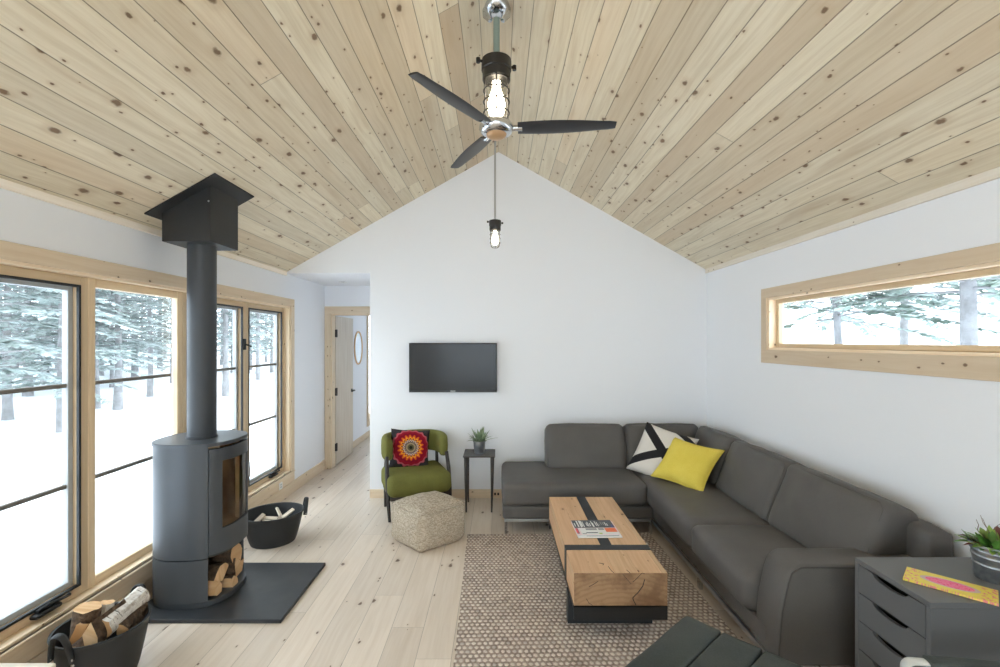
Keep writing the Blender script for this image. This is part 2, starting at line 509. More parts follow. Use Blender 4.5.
def pillow(bm, w, h, th, n=20, pinch=.07, mat=None, wr=.006, seed=0):
    """a scatter cushion in the XZ plane facing -Y, UV -1..1"""
    t = bmesh.new(); uvl = t.loops.layers.uv.new('UVMap'); g = {}
    for side in (-1, 1):
        for i in range(n + 1):
            for j in range(n + 1):
                u, v = -1 + 2 * i / n, -1 + 2 * j / n
                edge = i in (0, n) or j in (0, n)
                if edge and side == 1: g[(1, i, j)] = g[(-1, i, j)]; continue
                x = u * w / 2 * (1 - pinch * (1 - v * v)); z = v * h / 2 * (1 - pinch * (1 - u * u))
                y = th / 2 * (max(0, (1 - u ** 4) * (1 - v ** 4))) ** .62
                wn = noise.noise(Vector((u * 2.2 + seed, v * 2.2, side))) * wr * (1 - max(abs(u), abs(v)) ** 6)
                g[(side, i, j)] = t.verts.new((x, side * (y + wn), z))
    for side in (-1, 1):
        for i in range(n):
            for j in range(n):
                ks = [(i, j), (i + 1, j), (i + 1, j + 1), (i, j + 1)]
                try: f = t.faces.new([g[(side,) + k] for k in ks])
                except ValueError: continue
                for l, k in zip(f.loops, ks): l[uvl].uv = (-1 + 2 * k[0] / n, -1 + 2 * k[1] / n)
    bmesh.ops.recalc_face_normals(t, faces=t.faces)
    if mat: bmesh.ops.transform(t, matrix=mat, verts=t.verts)
    return merge(bm, t)

def ring(bm, axis, at0, at1, a0, a1, b0, b1, w, bevel=.002, mi=0, wb=None, wt=None):
    """rectangular frame: outer a0..a1 x b0..b1 (b is height), members w wide, depth at0..at1 along axis"""
    wb = w if wb is None else wb; wt = w if wt is None else wt
    def bx(p0, p1, q0, q1):
        if axis == 'x': box(bm, (at0, p0, q0), (at1, p1, q1), bevel, 1, mi)
        else: box(bm, (p0, at0, q0), (p1, at1, q1), bevel, 1, mi)
    bx(a0, a0 + w, b0, b1); bx(a1 - w, a1, b0, b1)
    bx(a0 + w, a1 - w, b0, b0 + wb); bx(a0 + w, a1 - w, b1 - wt, b1)

MW = {}
def obj(name, bm, mats, parent=None, world=False, smooth=None, wn=False):
    """link one bmesh as one mesh object; with world=True its vertices are in world space"""
    if parent is not None and world:
        bmesh.ops.transform(bm, matrix=MW[parent.name].inverted(), verts=bm.verts)
    me = bpy.data.meshes.new(name); bm.to_mesh(me); bm.free()
    for m in (mats if isinstance(mats, (list, tuple)) else [mats]): me.materials.append(MAT[m])
    if smooth is not None:
        me.shade_smooth()
        if smooth < 179: me.set_sharp_from_angle(angle=R(smooth))
    o = bpy.data.objects.new(name, me); COL.objects.link(o)
    if parent is not None:
        o.parent = parent; MW[o.name] = MW[parent.name].copy()
    else: MW[o.name] = Matrix.Identity(4)
    if wn:
        md = o.modifiers.new('wn', 'WEIGHTED_NORMAL'); md.keep_sharp = True
    return o

def thing(name, label, cat, loc=(0, 0, 0), rz=0.0, group=None, rot=None):
    o = bpy.data.objects.new(name, None); COL.objects.link(o)
    o.empty_display_size = .1
    e = Euler(rot) if rot else Euler((0, 0, rz))
    o.location = loc; o.rotation_euler = e
    MW[o.name] = Matrix.Translation(Vector(loc)) @ e.to_matrix().to_4x4()
    return tag(o, label, cat, group)

def tag(o, label, cat, group=None):
    o['label'] = label; o['category'] = cat
    if group: o['group'] = group
    return o

def struct(name, bm, mats, smooth=None, wn=False):
    o = obj(name, bm, mats, None, smooth=smooth, wn=wn); o['kind'] = 'structure'; return o

def sempty(name, loc=(0, 0, 0)):
    o = bpy.data.objects.new(name, None); COL.objects.link(o); o.location = loc; o['kind'] = 'structure'
    MW[o.name] = Matrix.Translation(Vector(loc)); return o

def dup(root, loc, rz=0.0, label=None, scale=None):
    r = root.copy(); COL.objects.link(r); r.location = loc; r.rotation_euler = (0, 0, rz)
    if scale: r.scale = scale
    if label: r['label'] = label
    for ch in list(root.children):
        c = ch.copy(); COL.objects.link(c); c.parent = r
        for g in list(ch.children):
            d = g.copy(); COL.objects.link(d); d.parent = c
    return r

def T(x, y, z): return Matrix.Translation((x, y, z))
def RX(a): return Matrix.Rotation(R(a), 4, 'X')
def RY(a): return Matrix.Rotation(R(a), 4, 'Y')
def RZ(a): return Matrix.Rotation(R(a), 4, 'Z')

# ------------------------------------------------------------------ room shell
XL, XR, YB, YR = -2.245, 2.195, 4.975, -3.6
ZR, SL = 3.642, .567
def zc(x): return ZR - SL * abs(x)

def wallx(bm, x0, x1, y0, y1, z0, z1, holes):
    """wall slab facing X with rectangular holes (ya, yb, za, zb) sorted along Y"""
    y = y0
    for ya, yb, za, zb in holes:
        box(bm, (x0, y, z0), (x1, ya, z1)); box(bm, (x0, ya, z0), (x1, yb, za)); box(bm, (x0, ya, zb), (x1, yb, z1)); y = yb
    box(bm, (x0, y, z0), (x1, y1, z1))

WL = (1.72, 5.075, .245, 2.02)       # window bank in the left wall
WS = (-3.0, .35, .245, 2.02)         # invented bank behind the camera, out of view, to bring in more daylight
WBD = (8.12, 9.85, .30, 2.17)        # bedroom window
bm = BM(); wallx(bm, XL - .14, XL, YR - .2, 10.6, -.8, 2.42, [WS, WL, WBD]); struct('wall_left', bm, 'paint')
WR = (1.20, 3.84, 1.58, 2.0)
bm = BM(); wallx(bm, XR, XR + .12, YR - .2, YB + .12, -.8, 2.44, [WR]); struct('wall_right', bm, 'paint')
bm = BM()
prism(bm, [(-1.354, 0), (XR, 0), (XR, zc(XR)), (0, ZR), (XL, zc(XL)), (XL, 2.362), (-1.354, 2.362)], 'y', YB, YB + .12)
struct('wall_back', bm, 'paint')
bm = BM()   # unseen gable behind the camera; its large window is invented to add daylight
prism(bm, [(XL, 0), (-1.8, 0), (-1.8, 2.7), (-1.8, zc(1.8)), (XL, zc(XL))], 'y', YR - .15, YR)
prism(bm, [(1.8, 0), (XR, 0), (XR, zc(XR)), (1.8, zc(1.8))], 'y', YR - .15, YR)
prism(bm, [(-1.8, 0), (1.8, 0), (1.8, .4), (-1.8, .4)], 'y', YR - .15, YR)
prism(bm, [(-1.8, 2.62), (1.8, 2.62), (0, ZR)], 'y', YR - .15, YR)
struct('wall_rear', bm, 'paint')

def floor_mesh(x0, x1, y0, y1, z):
    bm = BM(); uvl = bm.loops.layers.uv.active
    lo = [bm.verts.new(p) for p in ((x0, y0, z), (x1, y0, z), (x1, y1, z), (x0, y1, z))]
    dn = [bm.verts.new((v.co.x, v.co.y, z - .12)) for v in lo]
    bm.faces.new(lo); bm.faces.new(dn[::-1])
    for i in range(4): j = (i + 1) % 4; bm.faces.new((lo[j], lo[i], dn[i], dn[j]))
    for f in bm.faces:
        for l in f.loops: l[uvl].uv = (l.vert.co.x + 20.04, l.vert.co.y + 20)
    return bm
struct('floor', floor_mesh(XL, XR, YR, 10.6, 0), 'floor')

def slope(sgn, xe):
    bm = BM(); uvl = bm.loops.layers.uv.active
    ct = math.sqrt(1 + SL * SL)
    pts = [(0, ZR), (xe, zc(xe)), (xe, zc(xe) + .18), (0, ZR + .18)]
    A = [bm.verts.new((p[0], YR - .2, p[1])) for p in pts]; B = [bm.verts.new((p[0], YB + .12, p[1])) for p in pts]
    fs = [bm.faces.new(A), bm.faces.new(B[::-1])]
    for i in range(4): j = (i + 1) % 4; fs.append(bm.faces.new((A[j], A[i], B[i], B[j])))
    bmesh.ops.recalc_face_normals(bm, faces=bm.faces)
    for f in bm.faces:
        for l in f.loops: l[uvl].uv = (abs(l.vert.co.x) * ct + (30 if sgn > 0 else 50.8), l.vert.co.y + 40)
    return bm
o = struct('ceiling_left', slope(-1, XL - .2), 'ceil'); o = struct('ceiling_right', slope(1, XR + .2), 'ceil')
# the hall beyond the gable and the bedroom past its door
bm = BM(); box(bm, (XL, YB + .12, 2.362), (-1.354, 6.1, 2.5)); struct('ceiling_hall', bm, 'paint')
bm = BM(); box(bm, (-1.354, YB + .12, 0), (-1.25, 6.1, 2.45)); struct('wall_hall', bm, 'paint')
bm = BM()
box(bm, (XL, 6.1, 0), (-2.17, 6.22, 2.42)); box(bm, (-1.41, 6.1, 0), (-.2, 6.22, 2.42)); box(bm, (-2.17, 6.1, 2.005), (-1.41, 6.22, 2.42))
struct('wall_doorway', bm, 'paint')
bm = BM(); box(bm, (-.3, 6.22, 0), (-.2, 10.6, 2.42)); box(bm, (XL, 10.5, 0), (-.3, 10.6, 2.42)); struct('wall_bedroom', bm, 'paint')
bm = BM(); box(bm, (XL, 6.1, 2.40), (-.2, 10.6, 2.5)); struct('ceiling_bedroom', bm, 'paint')

# trims: eaves moulding, baseboards, casings
tn = [0]
def trim(bm, mat='trim'):
    tn[0] += 1; return struct('trim_%d' % tn[0], bm, mat)
bm = BM(); box(bm, (XL, YR, zc(XL) - .03), (XL + .018, YB, zc(XL) + .012), .002, 1); trim(bm, 'bench')
bm = BM(); box(bm, (XR - .018, YR, zc(XR) - .035), (XR, YB, zc(XR) + .012), .002, 1); trim(bm, 'bench')
bm = BM(); box(bm, (-1.354, YB - .014, 0), (XR, YB, .089), .002, 1); struct('baseboard_back', bm, 'trim')
bm = BM(); box(bm, (XL, YR, 0), (XL + .014, 6.1, .125), .002, 1); box(bm, (XL, 6.22, 0), (XL + .014, 10.5, .10), .002, 1); struct('baseboard_left', bm, 'trim')
bm = BM(); box(bm, (XR - .014, YR, 0), (XR, YB - .014, .089), .002, 1); struct('baseboard_right', bm, 'trim')

def casing(hole, x, sgn, w=.082, deep=.06, lip=True):
    """flat pine casing round a window hole in a wall at x, with the jamb boards that line the hole"""
    ya, yb, za, zb = hole
    bm = BM(); x1 = x + sgn * .018; X0, X1 = min(x, x1), max(x, x1)
    box(bm, (X0, ya - w, zb), (X1, yb + w, zb + w), .002, 1)
    box(bm, (X0, yb, za), (X1, yb + w, zb), .002, 1); box(bm, (X0, ya - w, za), (X1, ya, zb), .002, 1)
    box(bm, (X0, ya - w, za - w - .03), (X1, yb + w, za), .002, 1)
    if lip: box(bm, (min(x, x + sgn * .026), ya - w, za - .014), (max(x, x + sgn * .026), yb + w, za), .003, 1)
    trim(bm)
    bm = BM(); J0, J1 = sorted((x + sgn * .004, x - sgn * (deep + (.075 if sgn > 0 else .055)))); t = .016
    box(bm, (J0, ya, zb - t), (J1, yb, zb), .001, 1); box(bm, (J0, ya, za), (J1, yb, za + t), .001, 1)
    box(bm, (J0, ya, za + t), (J1, ya + t, zb - t), .001, 1); box(bm, (J0, yb - t, za + t), (J1, yb, zb - t), .001, 1)
    trim(bm)
casing(WL, XL, 1); casing(WS, XL, 1); casing(WBD, XL, 1, .08)
casing(WR, XR, -1, .078, .06, False)
bm = BM()   # door casing and jambs at the end of the hall
box(bm, (XL + .004, 6.082, 2.005), (-1.355, 6.1, 2.095), .002, 1); box(bm, (XL + .004, 6.082, 0), (-2.165, 6.1, 2.005), .002, 1); box(bm, (-1.425, 6.082, 0), (-1.355, 6.1, 2.005), .002, 1)
trim(bm)
bm = BM()
box(bm, (-2.17, 6.1, 0), (-2.15, 6.22, 2.005), .001, 1); box(bm, (-1.43, 6.1, 0), (-1.41, 6.22, 2.005), .001, 1); box(bm, (-2.15, 6.1, 1.985), (-1.43, 6.22, 2.005), .001, 1)
trim(bm)

# windows -----------------------------------------------------------
wn_ = [0]
def window(y0, y1, z0, z1, x, sgn, member=.05, gasket=True, muntins=2, crank=None, latch=None, frame_w=None):
    """one sash of a bank: sgn is +1 when the room lies towards +X"""
    wn_[0] += 1
    w = sempty('window_%d' % wn_[0], (x, (y0 + y1) / 2, z0))
    s = -sgn
    xa = x + s * .052; xb = x + s * (.13 if gasket else .092)
    b = BM(); ring(b, 'x', min(xa, xb), max(xa, xb), y0, y1, z0, z1, member, .004); obj('window_frame', b, 'sashwood', w, True)
    b = BM(); ring(b, 'x', min(xa + s * .02, xa + s * .03), max(xa + s * .02, xa + s * .03), y0 + member - .012, y1 - member + .012, z0 + member - .012, z1 - member + .012, .012, .001)
    ya, yb, za, zb = y0 + member, y1 - member, z0 + member, z1 - member
    if gasket:
        b.free(); b = BM()
        ring(b, 'x', *sorted((xa - s * .004, xa + s * .012)), ya - .002, yb + .002, za - .002, zb + .002, .014, .001)
        obj('gasket', b, 'gasket', w, True)
        b = BM(); ring(b, 'x', *sorted((xa + s * .04, xa + s * .075)), ya, yb, za, zb, .03, .002); obj('sash', b, 'sashgrey', w, True)
    else: b.free()
    pm = .028 if gasket else 0
    xg = xa + s * .06
    b = BM(); box(b, (xg - .003, ya + pm, za + pm), (xg + .003, yb - pm, zb - pm)); obj('glass_pane', b, 'glass', w, True)
    for k in range(muntins):
        zz = za + (zb - za) * (k + 1) / (muntins + 1)
        b = BM(); box(b, (xg - .012, ya + pm, zz - .011), (xg + .012, yb - pm, zz + .011), .002, 1); obj('muntin', b, 'muntin', w, True)
    if crank is not None:
        b = BM(); cz = z0 + member
        xc = xa - s * .018
        box(b, (xc - .02, crank - .07, cz - .03), (xc + .02, crank + .07, cz - .008), .008, 3)
        tube(b, [(xc, crank - .05, cz), (xc, crank + .02, cz + .006), (xc - s * .004, crank + .10, cz - .004), (xc - s * .004, crank + .125, cz - .002)], [.011, .009, .007, .010], 8)
        obj('crank_handle', b, 'black', w, True, smooth=40)
    if latch is not None:
        b = BM(); yl, zl = latch
        box(b, (xa - .014, yl - .018, zl - .05), (xa + .014, yl + .018, zl + .05), .004, 2)
        tube(b, [(xa - s * .012, yl, zl), (xa - s * .035, yl + .02, zl - .01), (xa - s * .04, yl + .05, zl - .02)], .008, 8)
        obj('latch', b, 'black', w, True, smooth=40)
    return w
E = (.26, 2.005)
window(1.736, 2.644, *E, XL, 1, crank=2.38)
window(2.644, 3.43, *E, XL, 1, gasket=False)
window(3.43, 4.29, *E, XL, 1, latch=(4.26, 1.62))
window(4.29, 5.06, *E, XL, 1, crank=4.78)
for k in range(4): window(-2.984 + k * .83, -2.984 + (k + 1) * .83, *E, XL, 1, gasket=False)  # unseen sashes, added as a daylight source
window(8.136, 9.834, .316, 2.154, XL, 1, gasket=False, muntins=0)
window(1.216, 3.824, 1.596, 1.984, XR, -1, .034, gasket=False, muntins=0)
b_ = sempty('window_%d' % (wn_[0] + 1), (0, YR - .08, .4))  # made-up rear window, added so daylight fills the room
b = BM(); ring(b, 'y', YR - .12, YR - .03, -1.8, 1.8, .4, 2.62, .07, .004); box(b, (-.63, YR - .11, .47), (-.57, YR - .04, 2.55)); box(b, (.57, YR - .11, .47), (.63, YR - .04, 2.55)); obj('window_frame', b, 'sashwood', b_, True)
b = BM(); box(b, (-1.73, YR - .078, .47), (1.73, YR - .072, 2.55)); obj('glass_pane', b, 'glass', b_, True)

# the open door at the end of the hall
d_ = sempty('door_1', (-2.15, 6.24, 0))
b = BM(); box(b, (-2.185, 6.24, .012), (-2.147, 6.97, 1.98), .002, 1); obj('door_leaf', b, 'doorwood', d_, True)
for zz in (.25, .98, 1.75):
    b = BM(); box(b, (-2.15, 6.205, zz - .05), (-2.132, 6.26, zz + .05), .003, 1); lathe(b, [(.009, -.052), (.009, .052)], 10, mat=T(-2.136, 6.235, zz)); obj('hinge', b, 'black', d_, True)
b = BM(); lathe(b, [(.026, 0), (.026, .008), (.011, .012), (.011, .05)], 16, mat=T(-2.147, 6.90, .93) @ RY(90)); tube(b, [(-2.10, 6.90, .93), (-2.098, 6.84, .93), (-2.10, 6.79, .928)], .009, 8); obj('door_handle', b, 'black', d_, True, smooth=40)

# small fixtures on the shell
t = thing('wall_mirror', 'oval wall mirror with thin brown rim seen through the hall doorway', 'mirror', (XL, 7.53, 1.54))
b = BM(); lathe(b, [(.0, 0), (1.0, 0), (1.0, .01), (.0, .01)], 48, .245, .19, T(XL, 7.53, 1.54) @ RY(90) @ T(0, 0, .003)); obj('mirror_glass', b, 'mirror', t, True)
b = BM(); tube(b, [(XL + .012, 7.53 + .20 * math.cos(a * PI / 24), 1.54 + .255 * math.sin(a * PI / 24)) for a in range(48)], .012, 8, closed=True); obj('rim', b, 'splitwood', t, True, smooth=60)
t = thing('recessed_spotlight', 'small dark recessed spotlight in the white hall ceiling', 'ceiling light', (-1.87, 5.68, 2.362))
b = BM(); lathe(b, [(.03, -.001), (.05, -.002), (.05, -.007), (.044, -.009), (.03, -.004)], 24, mat=T(-1.87, 5.68, 2.361), close=True); obj('trim_ring', b, 'white_plastic', t, True, smooth=40)
b = BM(); lathe(b, [(.0, -.003), (.034, -.003), (.034, -.0005), (.0, -.0005)], 20, mat=T(-1.87, 5.68, 2.362)); obj('lens', b, 'black', t, True)
t = thing('wall_outlet', 'white electrical outlet plate low on the wall beside the far basket', 'outlet', (XL + .02, 4.82, .17))
b = BM(); box(b, (XL + .018, 4.785, .135), (XL + .026, 4.855, .205), .003, 2); obj('plate', b, 'white_plastic', t, True)
for zz in (.152, .176):
    b = BM(); box(b, (XL + .0255, 4.803, zz), (XL + .028, 4.837, zz + .016), .002, 1); obj('socket', b, 'sashgrey', t, True)
t = thing('wall_outlet', 'small outlet plate on baseboard behind the black side table', 'outlet', (-.02, YB - .014, .045))
b = BM(); box(b, (-.06, YB - .02, .018), (.02, YB - .014, .072), .002, 1); obj('plate', b, 'trim', t, True)
for xx in (-.045, -.012):
    b = BM(); box(b, (xx, YB - .0215, .032), (xx + .018, YB - .0195, .058), .002, 1); obj('socket', b, 'black', t, True)

# ------------------------------------------------------------------ sectional sofa
t = thing('sectional_sofa', 'dark grey leather L-shaped corner sofa along the back and right walls', 'sofa', (1.6, 3.9, 0))
b = BM()
soft(b, (2.05, .78, .115), .02, n=8, mat=T(1.06, 4.415, .185)); soft(b, (.82, 2.06, .115), .02, n=8, mat=T(1.725, 3.36, .185))
obj('base', b, 'sofa', t, True, smooth=180)
for lo, hi in (((.05, 4.032, .105), (1.30, 4.05, .128)), ((.05, 4.05, .105), (.068, 4.80, .128)), ((1.308, 2.26, .098), (1.326, 4.05, .125))):
    b = BM(); box(b, lo, hi, .004, 2); obj('rail', b, 'brushed', t, True)
for x, y in ((.064, 4.052), (1.30, 4.045), (1.345, 2.42), (2.08, 2.30), (2.08, 4.75), (.075, 4.76), (1.345, 3.15)):
    b = BM(); box(b, (x - .012, y - .02, .0), (x + .012, y + .02, .11), .004, 2); obj('leg', b, 'chrome', t, True)
seatm = dict(wrinkle=.004, wsc=5.0)
b = BM(); soft(b, (1.24, .80, .20), .05, (.008, .006, .012), 18, mat=T(.655, 4.41, .335), seed=1, **seatm); obj('seat_cushion', b, 'sofa', t, True, smooth=180)
b = BM(); soft(b, (.74, 1.62, .20), .055, (.012, .01, .012), 18, mat=T(1.645, 3.965, .335), seed=2, **seatm); obj('seat_cushion', b, 'sofa', t, True, smooth=180)
b = BM(); soft(b, (.74, .72, .20), .055, (.012, .012, .014), 18, mat=T(1.645, 2.80, .335), seed=3, **seatm); obj('seat_cushion', b, 'sofa', t, True, smooth=180)
b = BM(); soft(b, (1.69, .13, .60), .04, n=10, mat=T(1.325, 4.885, .42)); soft(b, (.14, 2.70, .65), .045, n=12, mat=T(2.105, 3.58, .425)); obj('back_frame', b, 'sofa', t, True, smooth=180)
def backc(cx, cy, w, face, seed, z=.595, h=.455, th=.23, tilt=20):
    b = BM(); m = T(cx, cy, z) @ RZ(face) @ RX(-tilt); r = .055
    soft(b, (w, th, h), r, (.008, .030, .012), 20, .007, 6.0, m, seed)
    o = obj('back_cushion', b, 'sofa', t, True, smooth=180)
    b = BM(); k = r * .29; X0, Z0, Y0 = w / 2 - k + .001, h / 2 - k + .001, -(th / 2 - k) - .001; c = .03
    tube(b, [m @ Vector(p) for p in ((-X0 + c, Y0, -Z0), (X0 - c, Y0, -Z0), (X0, Y0, -Z0 + c), (X0, Y0, Z0 - c), (X0 - c, Y0, Z0), (-X0 + c, Y0, Z0), (-X0, Y0, Z0 - c), (-X0, Y0, -Z0 + c))], .0024, 6, closed=True)
    obj('piping', b, 'sofa_pipe', o, True, smooth=60)
    return o
backc(.845, 4.645, .765, 0, 4)
backc(1.60, 4.665, .74, 0, 5)
backc(1.975, 4.27, .66, -90, 6)
backc(1.965, 3.555, .765, -90, 7)
backc(1.965, 2.765, .81, -90, 8)
# arm at the near end, its front sloping outwards
prof = [(1.318, .10), (1.322, .20), (1.336, .36), (1.366, .50), (1.382, .545), (1.405, .573), (1.44, .585), (2.17, .585), (2.17, .10)]
b = BM(); prism(b, prof, 'y', 2.24, 2.445, bevel=.022, seg=3); obj('armrest', b, 'sofa', t, True, smooth=50)
b = BM(); tube(b, [(x + .012 if i < 6 else x, 2.2435, z - (.012 if i > 4 else 0)) for i, (x, z) in enumerate(prof[:8])], .0045, 6); obj('piping', b, 'sofa_pipe', t, True, smooth=60)
def cushion_thing(name, label, mat, w, h, th, loc, rz, tilt, roll, **kw):
    M4 = T(*loc) @ RZ(rz) @ RX(-tilt) @ RY(roll)
    e = M4.to_euler()
    tt = thing(name, label, 'cushion', loc, rot=e)
    b = BM(); pillow(b, w, h, th, **kw); o = obj('cover', b, mat, tt, smooth=180)
    return tt
cushion_thing('throw_pillow', 'white scatter cushion with black crossing bands leaning in the sofa corner', 'bw', .50, .50, .13, (1.495, 4.32, .615), -33, 33, 14, seed=3)
tt = cushion_thing('throw_pillow', 'bright yellow scatter cushion resting before the black and white one', 'yellow', .48, .43, .14, (1.612, 4.045, .600), -50, 43, 6, seed=8, wr=.014, pinch=.10)
b = BM(); pts = []
for k in range(80):
    a = k / 80 * 4; s_ = int(a); f = (a - s_) * 2 - 1
    u, v = [(f, -1), (1, f), (-f, 1), (-1, -f)][s_]
    pts.append((u * .24 * (1 - .10 * (1 - v * v)), 0, v * .215 * (1 - .10 * (1 - u * u))))
tube(b, pts, .005, 6, closed=True); obj('piping', b, 'yellow', tt, smooth=60)

# ------------------------------------------------------------------ rug, coffee table, magazines
rug_m = T(.54, 2.80, 0) @ RZ(1.2)
b = BM(); uvl = b.loops.layers.uv.active
t = thing('area_rug', 'beige and brown woven rug on the pine floor under coffee table', 'rug', (.54, 2.80, 0), R(1.4))
w2, l2, th = .775, 1.22, .012
nx, ny = 20, 32; g = {}
for i in range(nx + 1):
    for j in range(ny + 1):
        x, y = -w2 + 2 * w2 * i / nx, -l2 + 2 * l2 * j / ny
        ex = 0.006 * noise.noise(Vector((x * 9, y * 9, 1)))
        g[i, j] = b.verts.new((x + (ex if i in (0, nx) else 0), y + (ex if j in (0, ny) else 0), th + .0015 * noise.noise(Vector((x * 5, y * 5, 0)))))
for i in range(nx):
    for j in range(ny): b.faces.new((g[i, j], g[i + 1, j], g[i + 1, j + 1], g[i, j + 1]))
ext = bmesh.ops.extrude_edge_only(b, edges=[e for e in b.edges if len(e.link_faces) == 1])
for v in ext['geom']:
    if isinstance(v, bmesh.types.BMVert): v.co.z = .0005
for f in b.faces:
    for l in f.loops: l[uvl].uv = (l.vert.co.x + 5, l.vert.co.y + 5)
obj('woven_field', b, 'rug', t)

RZ0 = .013
t = thing('coffee_table', 'low oak block coffee table with black steel straps on the rug', 'coffee table', (.67, 3.2, RZ0))
b = BM()
tx0, tx1, ty0, ty1, tz0, tz1 = .413, .926, 2.585, 3.85, .20, .38
def block(y0, y1, x0, x1):
    bb = BM(); box(bb, (x0, y0, tz0), (x1, y1, tz1), .003, 2)
    uvq = bb.loops.layers.uv.active
    for f in bb.faces:
        if abs(f.normal.y) > .9: f.material_index = 1
        for l in f.loops:
            c = l.vert.co; l[uvq].uv = ((c.x if abs(f.normal.z) > .5 else c.z + 3), c.y)
    me = bpy.data.meshes.new('q'); bb.to_mesh(me); bb.free(); b.from_mesh(me); bpy.data.meshes.remove(me)
block(ty0, 2.872, tx0, tx1); block(2.94, ty1, tx0, .635); block(2.94, ty1, .705, tx1)
def crack(pts, w):
    for (p, q) in zip(pts, pts[1:]): tube(b, [p, q], w, 6, mi=2)
F = ty0 - .0006
for pts, w in ((((.735, F, .33), (.762, F, .355), (.785, F, .38), (.80, F, .376)), .0012), (((.800, F, .345), (.79, F, .31), (.765, F, .275), (.735, F, .245), (.738, F, .232), (.752, F, .205)), .0022),
               (((.495, F, .305), (.52, F, .318), (.545, F, .335)), .0012), (((.48, F, .24), (.495, F, .215), (.515, F, .203)), .0012), (((.68, F, .375), (.70, F, .35), (.725, F, .32)), .001)):
    crack(pts, w)
for pts in (((.618, 2.66, .3804), (.624, 2.61, .3804), (.632, 2.586, .3804)), ((.71, 2.62, .3804), (.72, 2.585, .3804)), ((.575, 2.70, .3804), (.60, 2.69, .3804), (.59, 2.675, .3804))):
    crack(pts, .0015)
obj('oak_block', b, ['block', 'endgrain', 'seam'], t, True)
b = BM(); box(b, (tx0 - .003, 2.872, tz0 - .005), (tx1 + .003, 2.94, tz1 + .002), .001, 1); obj('cross_strap', b, 'blacksteel', t, True)
b = BM(); box(b, (.635, 2.94, tz0), (.705, ty1 + .003, tz1 + .002), .001, 1); obj('long_strap', b, 'blacksteel', t, True)
b = BM(); box(b, (tx0, ty0, .122), (tx1, ty0 + .012, tz0), .001, 1); box(b, (tx0, ty1 - .012, .122), (tx1, ty1, tz0), .001, 1)
box(b, (tx0, ty0, tz0 - .008), (tx1, ty1, tz0 - .001)); obj('steel_apron', b, 'black', t, True)
for y0, y1, x0, x1 in ((2.735, 2.80, .402, .892), (3.55, 3.615, .50, .80)):
    b = BM(); box(b, (x0, y0, RZ0), (x1, y1, tz0 - .008), .002, 1); obj('leg', b, 'blacksteel', t, True)
for x in (tx0 - .002, tx1 - .010):
    b = BM(); box(b, (x, ty0 + .012, tz0 - .022), (x + .012, ty1 - .012, tz0 + .002)); obj('side_rail', b, 'black', t, True)
tz1b = tz1 + .0025
def magazine(label, loc, rz, w, h, th, panels, group='magazines on the coffee table'):
    tt = thing('magazine', label, 'magazine', loc, R(rz), group)
    b = BM(); box(b, (-w / 2, -h / 2, 0), (w / 2, h / 2, th), .001, 1); obj('pages', b, 'm_white', tt)
    b = BM(); names = []
    box(b, (-w / 2 - .001, -h / 2 - .001, th), (w / 2 + .001, h / 2 + .001, th + .0008), mi=0); names.append(panels[0])
    for (m, x0, y0, x1, y1, lv) in panels[1]:
        if m not in names: names.append(m)
        box(b, (-w / 2 + x0 * w, -h / 2 + y0 * h, th + .0008), (-w / 2 + x1 * w, -h / 2 + y1 * h, th + .0008 + .0002 * lv), mi=names.index(m))
    obj('cover', b, names, tt)
    return tt
cov1 = [('m_white', .0, .0, 1.0, .30, 1), ('m_grey', .2, .05, .95, .09, 2), ('m_grey', .12, .15, .6, .17, 2)]
magazine('pale magazine lying lowest in the pair on the coffee table', (.652, 3.168, tz1b), 1.5, .285, .262, .006, ('m_pink', cov1))
strokes = [('m_dark', 0, .46, 1, 1, 1), ('m_white', .10, .02, 1, .44, 1), ('m_plum', .0, .08, .06, .44, 1), ('m_red', -.0, .12, .045, .42, 2), ('m_orange', .72, .16, .99, .43, 2), ('m_green', .52, .03, .60, .11, 2),
           ('m_grey', .25, .30, .52, .42, 2), ('m_grey', .56, .30, .70, .42, 2), ('m_grey', .12, .05, .22, .10, 2), ('m_dark', .22, .10, .50, .15, 2), ('m_blue', .93, .48, .97, .66, 2)]
for x0, a, c_ in ((.03, .56, .80), (.10, .52, .96), (.165, .50, .98), (.20, .55, .96), (.245, .52, .90), (.33, .58, .80), (.365, .55, .88), (.41, .56, .78), (.47, .52, .94), (.49, .52, .80), (.56, .58, .92), (.60, .56, .86), (.64, .60, .74), (.70, .66, .86), (.75, .64, .84), (.80, .58, .84), (.84, .58, .74)):
    strokes.append(('m_white' if x0 not in (.70, .75, .64) else 'm_grey', x0, a, x0 + (.022 if x0 not in (.165, .20, .10) else .032), c_, 2))
magazine('dark covered magazine with white strokes and orange corner lying on top', (.647, 3.180, tz1b + .0075), 2, .272, .245, .006, ('m_pink', strokes))

# ------------------------------------------------------------------ wood stove
SX, SY, HX, HY, NE = -1.94, 3.09, .246, .240, 2.55
HT = .026
t = thing('hearth_slab', 'black slate hearth slab on the pine floor beneath the wood stove', 'hearth', (-1.72, 3.105, 0))
b = BM(); box(b, (-2.19, 2.757, 0), (-1.27, 3.47, HT - .003), .003, 2); obj('slab', b, 'slate', t, True)
HT -= .003
def sp(th, k=1.0, off=0.0):
    c, s_ = math.cos(th), math.sin(th)
    x = HX * math.copysign(abs(c) ** (2 / NE), c); y = HY * math.copysign(abs(s_) ** (2 / NE), s_)
    v = Vector((x, y)); n = v.normalized()
    return SX + x * k + n.x * off, SY + y * k + n.y * off
def find(px):      # the angle on the near room-side quarter that the picture column falls on
    best = min((abs((498.5 + 472.2 * sp(-a * .002)[0] / sp(-a * .002)[1]) - px), a * .002) for a in range(1, 780))
    return best[1]
TS, TG = find(208), find(222)
